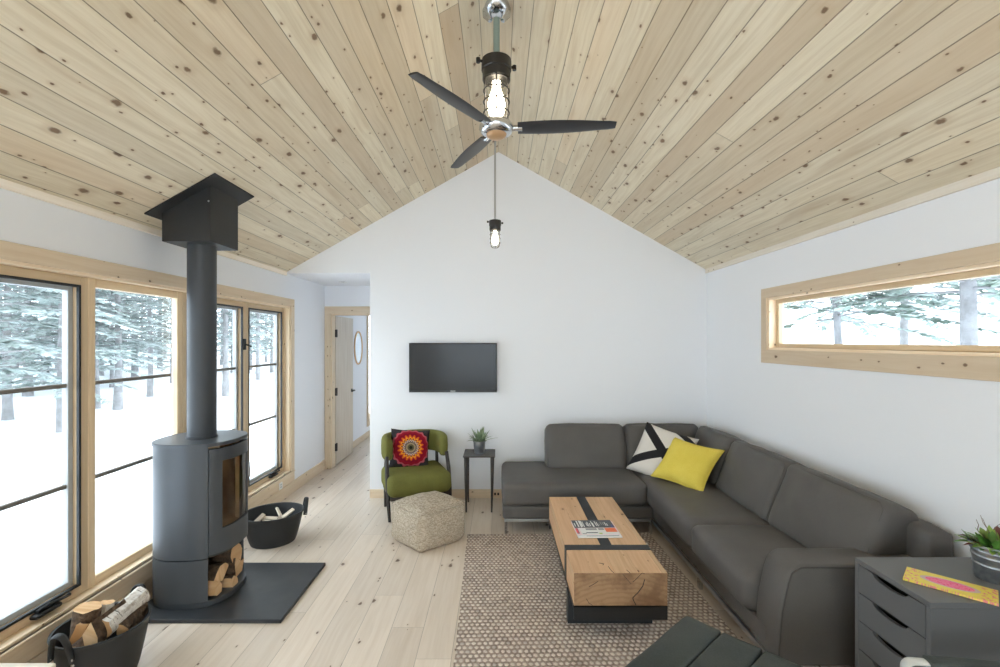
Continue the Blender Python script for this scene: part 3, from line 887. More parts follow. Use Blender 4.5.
def shell(b, t0, t1, z0, z1, o0, o1, n=28, mi=0):
    """curved plate between two angles, offset o0..o1 from the stove outline"""
    tm = bmesh.new(); tm.loops.layers.uv.new('UVMap'); rows = []
    for i in range(n + 1):
        a = t0 + (t1 - t0) * i / n; p, q = sp(a, 1, o0), sp(a, 1, o1)
        rows.append([tm.verts.new((p[0], p[1], z0)), tm.verts.new((q[0], q[1], z0)), tm.verts.new((q[0], q[1], z1)), tm.verts.new((p[0], p[1], z1))])
    for A, B in zip(rows, rows[1:]):
        for k in range(4): tm.faces.new((A[k], A[(k + 1) % 4], B[(k + 1) % 4], B[k]))
    tm.faces.new(rows[0]); tm.faces.new(rows[-1])
    bmesh.ops.recalc_face_normals(tm, faces=tm.faces)
    for f in tm.faces: f.material_index = mi
    merge(b, tm)
def disc(b, z0, z1, off, n=72):
    tm = bmesh.new(); tm.loops.layers.uv.new('UVMap')
    A = [tm.verts.new((*sp(2 * PI * i / n, 1, off), z0)) for i in range(n)]; B = [tm.verts.new((*sp(2 * PI * i / n, 1, off), z1)) for i in range(n)]
    tm.faces.new(A); tm.faces.new(B)
    for i in range(n): tm.faces.new((A[i], A[(i + 1) % n], B[(i + 1) % n], B[i]))
    bmesh.ops.recalc_face_normals(tm, faces=tm.faces)
    bmesh.ops.bevel(tm, geom=[e for e in tm.edges if e.calc_face_angle(0) > 1.0], offset=.003, segments=2, affect='EDGES')
    merge(b, tm)
t = thing('wood_stove', 'tall charcoal oval wood-burning stove standing on the slate slab', 'wood stove', (SX, SY, HT))
b = BM(); disc(b, HT, HT + .035, -.004); obj('base_plate', b, 'stove', t, True, smooth=35)
b = BM(); shell(b, TS, 2 * PI - TS, HT + .035, .315, -.015, 0, 60); obj('lower_shell', b, 'stove', t, True, smooth=35)
b = BM(); shell(b, TS + .03, 2 * PI - TS - .03, HT + .035, .315, -.03, -.017, 48); disc(b, .318, .334, -.014); obj('log_compartment', b, 'black', t, True, smooth=35)
b = BM(); shell(b, TS, 2 * PI - TS, .322, 1.0, -.02, 0, 60); obj('upper_shell', b, 'stove', t, True, smooth=35)
b = BM(); disc(b, 1.0, 1.022, .006); obj('top_plate', b, 'stove', t, True, smooth=35)
b = BM(); shell(b, .5, 2 * PI - .5, .335, 1.0, -.07, -.045, 40); disc(b, .44, .46, -.05); obj('firebox', b, 'firebrick', t, True, smooth=35)
ZD0, ZD1, ZG0, ZG1 = .338, .985, .485, .905
b = BM(); ts = TS - .012
shell(b, -ts, -TG, ZD0, ZD1, -.014, .006, 10); shell(b, TG, ts, ZD0, ZD1, -.014, .006, 10); shell(b, -TG, TG, ZD0, ZG0, -.014, .006, 24); shell(b, -TG, TG, ZG1, ZD1, -.014, .006, 24)
d_ = obj('door', b, 'stove', t, True, smooth=35)
b = BM(); shell(b, -TG - .01, TG + .01, ZG0 - .01, ZG1 + .01, -.008, -.004, 24); obj('glass', b, 'stoveglass', d_, True, smooth=35)
b = BM(); p = sp(TS * .93, 1, .012); tube(b, [(p[0] - .005, p[1], .70), (p[0] + .018, p[1] + .006, .705), (p[0] + .018, p[1] + .006, .80), (p[0] - .005, p[1], .805)], .007, 8); obj('handle', b, 'chrome', d_, True, smooth=50)
t = thing('stove_pipe', 'straight dark grey flue pipe rising from the stove to ceiling box', 'flue pipe', (SX, SY, 1.022))
b = BM(); lathe(b, [(.084, 1.022), (.084, 2.272)], 48, mat=T(SX, SY, 0)); obj('pipe', b, 'pipe', t, True, smooth=40)
b = BM(); lathe(b, [(.0845, 1.023), (.09, 1.023), (.09, 1.034), (.0845, 1.036)], 48, mat=T(SX, SY, 0), close=True); obj('collar', b, 'pipe', t, True, smooth=40)
t = thing('chimney_support_box', 'black square metal chimney box hanging from the sloped pine ceiling', 'chimney box', (SX, SY, 2.27))
b = BM()
bx0, bx1, by0, by1 = SX - .152, SX + .150, SY - .155, SY + .155
prism(b, [(bx0, 2.27), (bx1, 2.27), (bx1, zc(bx1) - .004), (bx0, zc(bx0) - .004)], 'y', by0, by1); obj('housing', b, 'boxblack', t, True)
b = BM(); fx0, fx1 = bx0 - .05, bx1 + .075
prism(b, [(fx0, zc(fx0) - .010), (fx1, zc(fx1) - .010), (fx1, zc(fx1) - .003), (fx0, zc(fx0) - .003)], 'y', SY - .235, SY + .225); obj('flange', b, 'boxblack', t, True)
b = BM(); lathe(b, [(.0, -.0), (.006, 0), (.004, .004), (0, .005)], 10, mat=T(bx1 - .012, by0, 2.52) @ RX(90)); obj('screw', b, 'brushed', t, True)

# ------------------------------------------------------------------ firewood
def log_mesh(L, r, kind, seed, arc=2 * PI, n=16, segs=6):
    """firewood along X: a round log, or a split wedge whose flat faces are bare wood; slots 0 bark, 1 wood"""
    rnd = random.Random(seed); b = BM(); uvl = b.loops.layers.uv.active
    out = []
    na = n if arc > 6 else max(4, int(n * arc / (2 * PI)))
    for k in range(na + (0 if arc > 6 else 1)):
        a = -arc / 2 + arc * k / na
        rr = r * (1 + rnd.uniform(-.06, .06)); out.append((rr * math.cos(a), rr * math.sin(a), 0))
    if arc < 6: out.append((rnd.uniform(-.1, .1) * r, rnd.uniform(-.1, .1) * r, 1))
    cx = sum(p[0] for p in out) / len(out)
    rows = []
    for i in range(segs + 1):
        x = -L / 2 + L * i / segs; off = Vector((noise.noise(Vector((x * 6, seed, 0))), noise.noise(Vector((x * 6, seed, 5))))) * r * .12
        rows.append([b.verts.new((x + (rnd.uniform(-.004, .004) if i in (0, segs) else 0), p[0] - cx + off.x + rnd.uniform(-.03, .03) * r, p[1] + off.y + rnd.uniform(-.03, .03) * r)) for p in out])
    m = len(out)
    for i in range(segs):
        for k in range(m):
            k2 = (k + 1) % m
            f = b.faces.new((rows[i][k], rows[i][k2], rows[i + 1][k2], rows[i + 1][k]))
            f.material_index = 1 if (out[k][2] or out[k2][2]) else 0
            for l, (kk, ii) in zip(f.loops, ((k, i), (k2, i), (k2, i + 1), (k, i + 1))): l[uvl].uv = (kk * r * .4 + seed, L * ii / segs)
    for rw in (rows[0], rows[-1]): f = b.faces.new(rw); f.material_index = 1
    bmesh.ops.recalc_face_normals(b, faces=b.faces)
    for f in b.faces:
        if len(f.verts) > 4:
            for l in f.loops: l[uvl].uv = (l.vert.co.z, l.vert.co.y)
    return b
def log(label, loc, rot, L, r, seed, arc=2 * PI, bark='bark', group=None, name='log', cat='firewood log'):
    b = log_mesh(L, r, bark, seed, arc)
    o = obj(name, b, [bark, 'splitwood'], None, smooth=35)
    o.location = loc; o.rotation_euler = [R(a) for a in rot]
    return tag(o, label, cat, group)

# logs stored under the firebox, their ends just inside the curved opening
G = 'firewood stored under the stove firebox'
z0 = HT + .036
def slog(label, y, z, roll, L, r, seed, arc, back=.02):
    q = min(abs(y - SY) + r * .6, HY * .98) / HY
    x = SX + HX * (1 - q ** NE) ** (1 / NE) - back - L / 2
    log(label, (x, y, z), (roll, 0, 0), L, r, seed, arc, group=G)
slog('split log wedge lowest in the stove store, nearest its left end', 2.975, z0 + .04, 10, .18, .085, 11, 1.7)
slog('orange split log on the left of the stove wood store', 2.985, z0 + .125, 100, .19, .10, 12, 1.9)
slog('thin pale split stick low at the front of stove wood store', 3.075, z0 + .033, 50, .20, .065, 13, 1.7)
slog('pale split log halfway up the middle of the stove store', 3.10, z0 + .105, 200, .20, .08, 14, 1.9)
slog('round sawn log with pale cut end on top of the stove store', 3.115, z0 + .195, 0, .20, .062, 15, 2 * PI, .035)
slog('split log filling the far end of the stove wood store', 3.20, z0 + .06, 130, .18, .085, 16, 1.8)
slog('brown split log lying above the far end of stove store', 3.20, z0 + .165, 20, .18, .078, 17, 1.9)

def tub(label, loc, rz, r_rim, r_bot, h, sx=1.0, sy=1.0):
    t = thing('rubber_basket', label, 'basket', loc, R(rz), 'black rubber log baskets')
    b = BM(); w = .006; pr = []
    for k in range(9):
        f = k / 8; pr.append((r_bot + (r_rim - r_bot) * (f ** .8), h * f))
    inner = [(r - w, max(z, .008)) for r, z in reversed(pr)]
    lathe(b, [(0, 0)] + pr + [(r_rim + .005, h + .003), (r_rim + .004, h + .009), (r_rim - w, h + .007)] + inner[1:] + [(0, .008)], 56, sx, sy)
    obj('tub', b, 'rubber', t, smooth=50)
    for s_ in (-1, 1):
        b = BM(); A = []
        for k in range(17):
            f = -1 + 2 * k / 16; yy = .055 * f
            zz = h - .045 + .125 * (1 - abs(f) ** 3.0)
            xx = (r_rim * sx - .004) + .012 + .018 * (1 - f * f)
            A.append((s_ * xx, yy * .95, zz))
        tube(b, A, .01, 10, flat_=(.016, .006)); hd = obj('handle', b, 'rubber', t, smooth=60)
        for yy in (-.052, .052):
            for dz in (.0, -.028):
                b = BM(); lathe(b, [(0, 0), (.008, 0), (.007, .004), (0, .006)], 12, mat=T(s_ * (r_rim * sx + .013 + (dz * .25)), yy, h - .035 + dz) @ RY(90 * s_)); obj('rivet', b, 'chrome', hd, smooth=50)
    return t
tub('black rubber basket of firewood logs at the near end of windows', (-1.95, 2.325, 0), 86, .195, .14, .255, 1.0, .97)
tub('black rubber basket of kindling on the floor behind the stove', (-1.86, 3.90, 0), 28, .225, .165, .235, 1.03, .95)
G = 'firewood logs in the near basket'
log('white birch log lying slanted across the near basket', (-1.878, 2.36, .300), (0, -9, 88), .24, .048, 21, 2 * PI, 'birch', G)
log('big orange split log facing forward in the near basket', (-1.885, 2.285, .268), (195, -6, 84), .17, .088, 22, 2.3, 'bark', G)
log('pale split log against the right rim of near basket', (-1.835, 2.375, .262), (150, -14, 100), .17, .062, 23, 1.7, 'bark', G)
log('rough brown barked log standing upright at the window side', (-2.04, 2.33, .225), (70, -84, 20), .22, .055, 24, 2 * PI, 'bark', G)
log('small split chunk between the left handle and orange log', (-1.965, 2.255, .225), (100, -12, 84), .12, .05, 25, 1.8, 'bark', G)
log('birch piece showing inside the left handle of near basket', (-2.02, 2.255, .215), (10, -66, 60), .15, .038, 26, 2.2, 'birch', G)
log('thin dark split stick low in the middle of near basket', (-1.905, 2.235, .185), (140, -6, 78), .10, .04, 27, 1.6, 'bark', G)
log('grey birch round at the far rim of near basket', (-2.02, 2.41, .22), (0, -78, 60), .18, .034, 28, 2 * PI, 'birch', G)
G = 'kindling sticks in the far basket'
rnd = random.Random(5)
klabs = ['pale kindling stick leaning at the right rim of far basket', 'short white kindling chip at the right of the far basket', 'thin kindling stick crossing the middle of far basket', 'brown kindling stick lying deepest in the far basket',
         'pale kindling stick beside the stove edge in far basket', 'flat kindling chip lying across others in the far basket', 'dark kindling stick along the front rim of far basket', 'grey kindling stick poking up at the back of far basket']
for k, (dx, dy, dz, rx, ry, rz, L, w, h) in enumerate(((.09, .03, .20, 20, -20, 60, .16, .03, .016), (.06, .0, .195, 40, 12, 110, .10, .035, .014), (.0, -.05, .18, 10, 6, 150, .20, .018, .014), (-.03, .04, .155, 0, 4, 30, .22, .03, .02),
                                                     (-.10, -.05, .19, 30, -16, 80, .15, .03, .02), (-.05, .02, .18, 15, 8, 10, .14, .04, .012), (.03, -.10, .165, 0, 2, 20, .20, .022, .018), (.0, .11, .185, 25, -18, 130, .17, .026, .018))):
    b = BM(); box(b, (-L / 2, -w / 2, -h / 2), (L / 2, w / 2, h / 2), .003, 1)
    for v in b.verts: v.co += Vector((0, noise.noise(v.co * 30 + Vector((k, 0, 0))), noise.noise(v.co * 30 + Vector((0, k, 0))))) * .004
    o = obj('kindling_stick', b, 'kindling' if k not in (3, 6) else 'bark'); o.location = (-1.86 + dx, 3.90 + dy, dz); o.rotation_euler = (R(rx), R(ry), R(rz)); tag(o, klabs[k], 'kindling', G)

# ------------------------------------------------------------------ green chair, its cushion, pouf, side table
t = thing('armchair', 'small olive green armchair with wrap-around back and dark legs', 'armchair', (-.818, 4.640, 0), R(22))
b = BM(); soft(b, (.60, .52, .20), .06, (.006, .01, .018), 16, .003, 5, T(0, -.015, .308)); obj('seat', b, 'green', t, smooth=180)
b = BM(); n = 40; path = []
for k in range(n + 1):
    a = R(-26 + 232 * k / n)
    path.append(Vector((.278 * math.copysign(abs(math.cos(a)) ** .8, math.cos(a)), .02 + .212 * math.copysign(abs(math.sin(a)) ** .8, math.sin(a)), 0)))
tm = bmesh.new(); tm.loops.layers.uv.new('UVMap'); rows = []
for i, p in enumerate(path):
    d = path[min(i + 1, n)] - path[max(i - 1, 0)]; nn = Vector((d.y, -d.x, 0)).normalized()
    f = i / n; e = min(1, min(f, 1 - f) / .05); cap = math.sqrt(max(0.02, 1 - (1 - e) ** 2))
    rise = .018 * math.sin(PI * f)
    row = []
    for q in range(16):
        a = 2 * PI * q / 16; ca, sa = math.cos(a), math.sin(a)
        ox = .044 * math.copysign(abs(ca) ** .55, ca) * (.5 + .5 * cap); oz = .105 * math.copysign(abs(sa) ** .5, sa) * (.7 + .3 * cap)
        row.append(tm.verts.new(p + nn * ox + Vector((0, 0, .615 + rise + oz))))
    rows.append(row)
for A, B in zip(rows, rows[1:]):
    for q in range(16): tm.faces.new((A[q], A[(q + 1) % 16], B[(q + 1) % 16], B[q]))
tm.faces.new(rows[0]); tm.faces.new(rows[-1]); bmesh.ops.recalc_face_normals(tm, faces=tm.faces); merge(b, tm)
obj('backrest', b, 'green', t, smooth=60)
for s_ in (-1, 1):
    b = BM(); tube(b, [(s_ * .288, -.25, 0), (s_ * .296, -.20, .22), (s_ * .296, -.15, .42), (s_ * .290, -.095, .56)], [.013, .018, .02, .018], 10, flat_=None); obj('leg', b, 'greenlegs', t, smooth=60)
    b = BM(); tube(b, [(s_ * .262, .18, 0), (s_ * .262, .17, .20), (s_ * .262, .165, .30), (s_ * .255, .155, .56)], [.013, .018, .018, .016], 10); obj('leg', b, 'greenlegs', t, smooth=60)
b = BM(); soft(b, (.56, .48, .05), .012, n=4, mat=T(0, 0, .20)); obj('seat_frame', b, 'greenlegs', t, smooth=180)
cpos = MW[t.name] @ Vector((-.04, .065, .585))
tt = cushion_thing('throw_pillow', 'dark cushion with a round red crochet pattern on the green armchair', 'mandala', .39, .38, .12, tuple(cpos), 20, 20, 6, seed=5)

t = thing('pouf', 'square woven beige floor pouf in front of the green armchair', 'pouf', (-.585, 3.945, 0), R(44))
b = BM(); soft(b, (.47, .44, .315), .05, (.035, .035, .04), 20, .013, 5, T(0, 0, .158)); 
for v in b.verts:
    if v.co.z < .004: v.co.z = .001 + (v.co.z - .004) * .03
    v.co.z = max(v.co.z, .001)
obj('cover', b, 'pouf', t, smooth=180)
b = BM()
tube(b, [(x * .222, y * .207, .298) for x, y in ((-1, -1), (-.5, -1.05), (0, -1.07), (.5, -1.05), (1, -1), (1.05, -.5), (1.07, 0), (1.05, .5), (1, 1), (.5, 1.05), (0, 1.07), (-.5, 1.05), (-1, 1), (-1.05, .5), (-1.07, 0), (-1.05, -.5))], .006, 6, closed=True)
obj('piping', b, 'pouf', t, smooth=60)

t = thing('side_table', 'small square dark side table on tapered legs beside the green armchair', 'side table', (-.188, 4.695, 0))
b = BM(); box(b, (-.155, -.155, .528), (.155, .155, .54), .002, 1); obj('table_top', b, 'tablemetal', t)
for sx in (-1, 1):
    for sy in (-1, 1):
        b = BM(); tube(b, [(sx * .122, sy * .145, 0), (sx * .126, sy * .138, .25), (sx * .128, sy * .128, .528)], [.008, .013, .019], 10); obj('leg', b, 'tablemetal', t, smooth=60)

def leafblade(b, base, direction, L, w, droop, mi=0, segs=5, thick=.0015):
    """a tapered leaf: a folded strip with real thickness"""
    d = Vector(direction).normalized(); side = d.cross(Vector((0, 0, 1)))
    if side.length < .05: side = Vector((1, 0, 0))
    side.normalize(); p = Vector(base); rows = []
    for i in range(segs + 1):
        f = i / segs; ww = w * math.sin(PI * min(1, .12 + f * .88)) ** .8
        up = side.cross(d).normalized()
        rows.append([b.verts.new(p - side * ww), b.verts.new(p - up * ww * .35), b.verts.new(p + side * ww), b.verts.new(p - up * (ww * .35 - thick - ww * .1))])
        p = p + d * (L / segs); d = (d + Vector((0, 0, -droop / segs))).normalized()
    for A, B in zip(rows, rows[1:]):
        for q in range(4):
            f = b.faces.new((A[q], A[(q + 1) % 4], B[(q + 1) % 4], B[q])); f.material_index = mi
    f = b.faces.new(rows[0]); f.material_index = mi; f = b.faces.new(rows[-1]); f.material_index = mi

t = thing('potted_succulent', 'grey-green succulent in a galvanised pot on the dark side table', 'potted plant', (-.19, 4.685, .5405))
b = BM(); lathe(b, [(.0, 0), (.042, 0), (.044, .02), (.046, .024), (.047, .05), (.049, .054), (.051, .095), (.055, .098), (.055, .104), (.05, .104), (.046, .085), (.0, .085)], 32); obj('pot', b, 'galv', t, smooth=40)
b = BM(); lathe(b, [(0, .086), (.044, .086), (.03, .094), (0, .097)], 20); obj('soil', b, 'soil', t)
b = BM(); rnd = random.Random(3)
for k in range(44):
    a = rnd.random() * 2 * PI; el = rnd.uniform(.35, 1.4); rr = rnd.uniform(0, .03)
    leafblade(b, (rr * math.cos(a), rr * math.sin(a), .092), (math.cos(a) * math.cos(el), math.sin(a) * math.cos(el), math.sin(el)), rnd.uniform(.08, .15), rnd.uniform(.008, .013), rnd.uniform(.1, .9))
bmesh.ops.recalc_face_normals(b, faces=b.faces); obj('foliage', b, 'leafgrey', t, smooth=60); t.scale = (1.15, 1.15, 1.15)

# ------------------------------------------------------------------ television
t = thing('television', 'flat black television mounted on the white back wall', 'television', (-.475, YB, 1.115))
b = BM(); box(b, (-.933, 4.915, 1.116), (-.016, 4.945, 1.630), .006, 2); box(b, (-.70, 4.945, 1.22), (-.25, YB - .001, 1.52), .004, 1); obj('housing', b, 'tvblack', t, True)
b = BM(); box(b, (-.921, 4.9135, 1.140), (-.028, 4.9155, 1.618), .0008, 1); obj('screen', b, 'tvscreen', t, True)
b = BM()
for k, (x0, x1) in enumerate(((-.500, -.493), (-.490, -.482), (-.479, -.471), (-.468, -.460), (-.457, -.450))): box(b, (x0, 4.9125, 1.124), (x1, 4.915, 1.133))
obj('badge', b, 'silver', t, True)
b = BM(); box(b, (-.933, 4.913, 1.114), (-.016, 4.92, 1.1175), .001, 1); obj('lower_edge', b, 'brushed', t, True)

# ------------------------------------------------------------------ ceiling fan with caged lamp, and the pendant
def caged_lamp(t, x, y, ztop, rc, hc, hl, nb, bulbmat='bulb'):
    """collar, glass jar, bulb and wire guard hanging below ztop"""
    b = BM(); lathe(b, [(0, ztop), (rc * .55, ztop), (rc * .98, ztop - hc * .08), (rc, ztop - hc * .16), (rc, ztop - hc * .55), (rc * .93, ztop - hc * .6), (rc * .93, ztop - hc), (0, ztop - hc)], 36, mat=T(x, y, 0))
    for a in (20, 200):
        c, s_ = math.cos(R(a)), math.sin(R(a))
        tube(b, [(x + c * rc * .9, y + s_ * rc * .9, ztop - hc * .25), (x + c * rc * 1.28, y + s_ * rc * 1.28, ztop - hc * .25)], [rc * .09, rc * .09], 8)
        lathe(b, [(0, -.5 * rc * .3), (rc * .14, -.5 * rc * .3), (rc * .14, .5 * rc * .3), (0, .5 * rc * .3)], 10, mat=T(x + c * rc * 1.28, y + s_ * rc * 1.28, ztop - hc * .25))
    obj('collar', b, 'iron', t, True, smooth=40)
    z0 = ztop - hc; rj = rc * .68
    pr = [(rj * .8, z0), (rj, z0 - .008)] + [(rj, z0 - hl * f) for f in (.2, .4, .6, .8)] + [(rj * .9, z0 - hl * .92), (rj * .55, z0 - hl * .985), (0, z0 - hl)]
    b = BM(); lathe(b, pr, 32, mat=T(x, y, 0)); obj('glass_jar', b, 'clearglass', t, True, smooth=60)
    rb = rc * .56
    b = BM(); lathe(b, [(rb * .5, z0 - hl * .05), (rb * .5, z0 - hl * .22), (rb * .75, z0 - hl * .34), (rb, z0 - hl * .52), (rb, z0 - hl * .70), (rb * .7, z0 - hl * .84), (0, z0 - hl * .9)], 24, mat=T(x, y, 0)); obj('bulb', b, bulbmat, t, True, smooth=60)
    b = BM(); rg = rc * .86; w = rc * .045
    for f in (.02, .26, .52, .78):
        tube(b, [(x + rg * math.cos(a * PI / 16), y + rg * math.sin(a * PI / 16), z0 - hl * f) for a in range(32)], w, 6, closed=True)
    for k in range(nb):
        a = 2 * PI * (k + .5) / nb; c, s_ = math.cos(a), math.sin(a)
        tube(b, [(x + rg * c, y + rg * s_, z0 + .004), (x + rg * c, y + rg * s_, z0 - hl * .82), (x + rg * .92 * c, y + rg * .92 * s_, z0 - hl * .95), (x + rg * .6 * c, y + rg * .6 * s_, z0 - hl * 1.06)], w, 6)
    tube(b, [(x + rg * .6 * math.cos(a * PI / 12), y + rg * .6 * math.sin(a * PI / 12), z0 - hl * 1.06) for a in range(24)], w, 6, closed=True)
    obj('wire_guard', b, 'iron', t, True, smooth=60)
    return z0 - hl * 1.06
FX, FY = -.012, 2.77
t = thing('ceiling_fan', 'three-bladed ceiling fan with caged lamp hanging from the pine ridge', 'ceiling fan', (FX, FY, 2.85))
b = BM()
lathe(b, [(0, ZR), (.08, ZR - .02), (.08, ZR - .04), (.06, ZR - .065), (.03, ZR - .075), (0, ZR - .075)], 36, mat=T(FX, FY, 0)); obj('canopy', b, 'chrome', t, True, smooth=50)
for s_ in (-1, 1):
    b = BM(); tube(b, [(FX + s_ * .06, FY, ZR - .04), (FX + s_ * .055, FY - .005, ZR - .085), (FX + s_ * .035, FY - .01, ZR - .12)], [.024, .026, .014], 14); obj('canopy_clamp', b, 'chrome', t, True, smooth=60)
b = BM(); tube(b, [(FX, FY, ZR - .1), (FX, FY, 3.29)], .019, 16); obj('downrod', b, 'rod', t, True, smooth=60)
ze = caged_lamp(t, FX, FY, 3.305, .088, .125, .25, 6)
b = BM(); lathe(b, [(0, 2.945), (.05, 2.945), (.085, 2.93), (.102, 2.905), (.102, 2.893), (.09, 2.872), (.075, 2.862), (0, 2.862)], 40, mat=T(FX, FY, 0)); obj('hub', b, 'chrome', t, True, smooth=40)
b = BM(); lathe(b, [(0, 2.862), (.06, 2.862), (.056, 2.85), (.035, 2.838), (0, 2.835)], 32, mat=T(FX, FY, 0)); obj('hub_cap', b, 'amber', t, True, smooth=50)
for ang in (-4, 116, 236):
    b = BM(); tm = bmesh.new(); tm.loops.layers.uv.new('UVMap')
    rows = []
    for i in range(15):
        f = i / 14; x = .125 + f * .565; c = .052 + .014 * math.sin(PI * min(1, f * 1.15)) - .010 * f
        if f > .93: c *= 1 - (f - .93) * 3.0
        pitch = -R(13 - 5 * f); th = .006 * (1 - .5 * f) + .0025
        row = []
        for q in range(12):
            a = 2 * PI * q / 12; yy = c * math.cos(a); zz = th * math.sin(a)
            row.append(tm.verts.new((x, yy * math.cos(pitch) - zz * math.sin(pitch), yy * math.sin(pitch) + zz * math.cos(pitch))))
        rows.append(row)
    for A, B in zip(rows, rows[1:]):
        for q in range(12): tm.faces.new((A[q], A[(q + 1) % 12], B[(q + 1) % 12], B[q]))
    tm.faces.new(rows[0]); tm.faces.new(rows[-1]); bmesh.ops.recalc_face_normals(tm, faces=tm.faces)
    bmesh.ops.transform(tm, matrix=T(FX, FY, 2.895) @ RZ(ang), verts=tm.verts); merge(b, tm)
    bl = obj('blade', b, 'fanblade', t, True, smooth=60)
    b = BM(); mt = T(FX, FY, 2.895) @ RZ(ang)
    tube(b, [mt @ Vector((.085, 0, 0)), mt @ Vector((.12, 0, 0)), mt @ Vector((.15, 0, .002))], [.018, .016, .02], 10); obj('blade_arm', b, 'chrome', bl, True, smooth=60)
PX, PY = -.028, 3.9
t = thing('pendant_lamp', 'small caged pendant lamp hanging on a thin rod before the gable', 'pendant lamp', (PX, PY, 2.42))
b = BM(); lathe(b, [(0, zc(PX) + .006), (.055, zc(PX) - .012), (.055, zc(PX) - .04), (.02, zc(PX) - .06), (0, zc(PX) - .06)], 28, mat=T(PX, PY, 0)); obj('canopy', b, 'iron', t, True, smooth=40)
b = BM(); tube(b, [(PX, PY, zc(PX) - .05), (PX, PY, 2.645)], .0085, 12); obj('rod', b, 'brushed', t, True, smooth=60)
caged_lamp(t, PX, PY, 2.65, .050, .085, .135, 6)

# ------------------------------------------------------------------ drawer unit and what stands on it
UX0, UX1, UY0, UY1, UH = 1.567, 2.147, 1.712, 2.077, .70
t = thing('drawer_unit', 'dark grey drawer cabinet with lens-shaped finger slots beside the sofa arm', 'drawer cabinet', (1.857, 1.895, 0))
b = BM(); s_ = .02
box(b, (UX0, UY0, 0), (UX1, UY0 + s_, UH - .02), .0015, 1); box(b, (UX0, UY1 - s_, 0), (UX1, UY1, UH - .02), .0015, 1)
box(b, (UX0, UY0, UH - .02), (UX1, UY1, UH), .0015, 1); box(b, (UX1 - .01, UY0 + s_, .04), (UX1 - .002, UY1 - s_, UH - .02)); box(b, (UX0 + .03, UY0 + s_, .0), (UX0 + .05, UY1 - s_, .045))
obj('carcass', b, 'unit', t, True)
edges = [.678, .556, .435, .312, .180, .05]
for k in range(5):
    z1, z0 = edges[k] - .002, edges[k + 1] + .002; ya, yb = UY0 + s_ + .002, UY1 - s_ - .002
    c = (ya + yb) / 2; hw = .085
    poly = [(ya, z0), (yb, z0), (yb, z1), (c + hw, z1)] + [(c + hw * math.cos(a * PI / 12), z1 - .024 * math.sin(a * PI / 12) ** .8) for a in range(1, 12)] + [(c - hw, z1), (ya, z1)]
    b = BM(); prism(b, poly, 'x', UX0 + .001, UX0 + .018)
    d_ = obj('drawer', b, 'unit', t, True)
    b = BM(); box(b, (UX0 + .05, ya + .01, z0 + .005), (UX1 - .03, yb - .01, z1 - .03)); box(b, (UX0 + .045, ya + .01, z1 - .03), (UX0 + .05, yb - .01, z1)); obj('drawer_box', b, 'unitin', d_, True)
t = thing('potted_plant', 'leafy green plant in a ribbed galvanised bucket on the drawer cabinet', 'potted plant', (1.985, 1.885, UH + .0008))
b = BM(); lathe(b, [(0, 0), (.066, 0), (.068, .006), (.072, .058), (.075, .062), (.075, .067), (.073, .070), (.076, .094), (.079, .098), (.079, .103), (.077, .106), (.079, .118), (.083, .122), (.083, .127), (.081, .130), (.083, .140), (.088, .143), (.088, .150), (.082, .150), (.076, .125), (0, .125)], 44); obj('pot', b, 'galv', t, smooth=35)
b = BM(); lathe(b, [(0, .126), (.075, .126), (.05, .134), (0, .138)], 24); obj('soil', b, 'soil', t)
rnd = random.Random(12); bs = {'leaf': BM(), 'leafpale': BM(), 'leafred': BM()}
for k in range(90):
    a = rnd.random() * 2 * PI; el = rnd.uniform(.05, 1.2); rr = rnd.uniform(.01, .07); m = 'leafred' if k % 11 == 0 else ('leafpale' if k % 3 == 0 else 'leaf')
    leafblade(bs[m], (rr * math.cos(a), rr * math.sin(a), .13 + rnd.random() * .02), (math.cos(a) * math.cos(el), math.sin(a) * math.cos(el), math.sin(el)), rnd.uniform(.05, .095), rnd.uniform(.009, .016), rnd.uniform(.2, 1.0))
for m, nm in (('leaf', 'foliage'), ('leafpale', 'young_foliage'), ('leafred', 'red_foliage')):
    bmesh.ops.recalc_face_normals(bs[m], faces=bs[m].faces); obj(nm, bs[m], m, t, smooth=60)
b = BM()
for k in range(7):
    a = rnd.random() * 2 * PI; p = Vector((.02 * math.cos(a), .02 * math.sin(a), .13)); pts = [p]
    for q in range(4): p = p + Vector((rnd.uniform(-.02, .02) + .012 * math.cos(a), rnd.uniform(-.02, .02) + .012 * math.sin(a), .026)); pts.append(p)
    tube(b, pts, [.0022, .002, .0016, .0013, .001], 5)
obj('twigs', b, 'twig', t); t.scale = (.93, .93, .93)
t = thing('decorated_box', 'flat yellow and pink patterned box lying on the drawer cabinet', 'box', (1.745, 1.828, UH + .0008), R(44))
b = BM(); box(b, (-.068, -.131, 0), (.068, .131, .009), .001, 1)
uvl = b.loops.layers.uv.active
for f in b.faces:
    for l in f.loops: l[uvl].uv = (l.vert.co.x, l.vert.co.y)
obj('lid', b, 'incense', t)

# ------------------------------------------------------------------ near right: leather footstool and lounge chair
t = thing('footstool', 'black leather footstool with three stitched panels at the near edge', 'footstool', (.80, 1.66, 0), R(47.5))
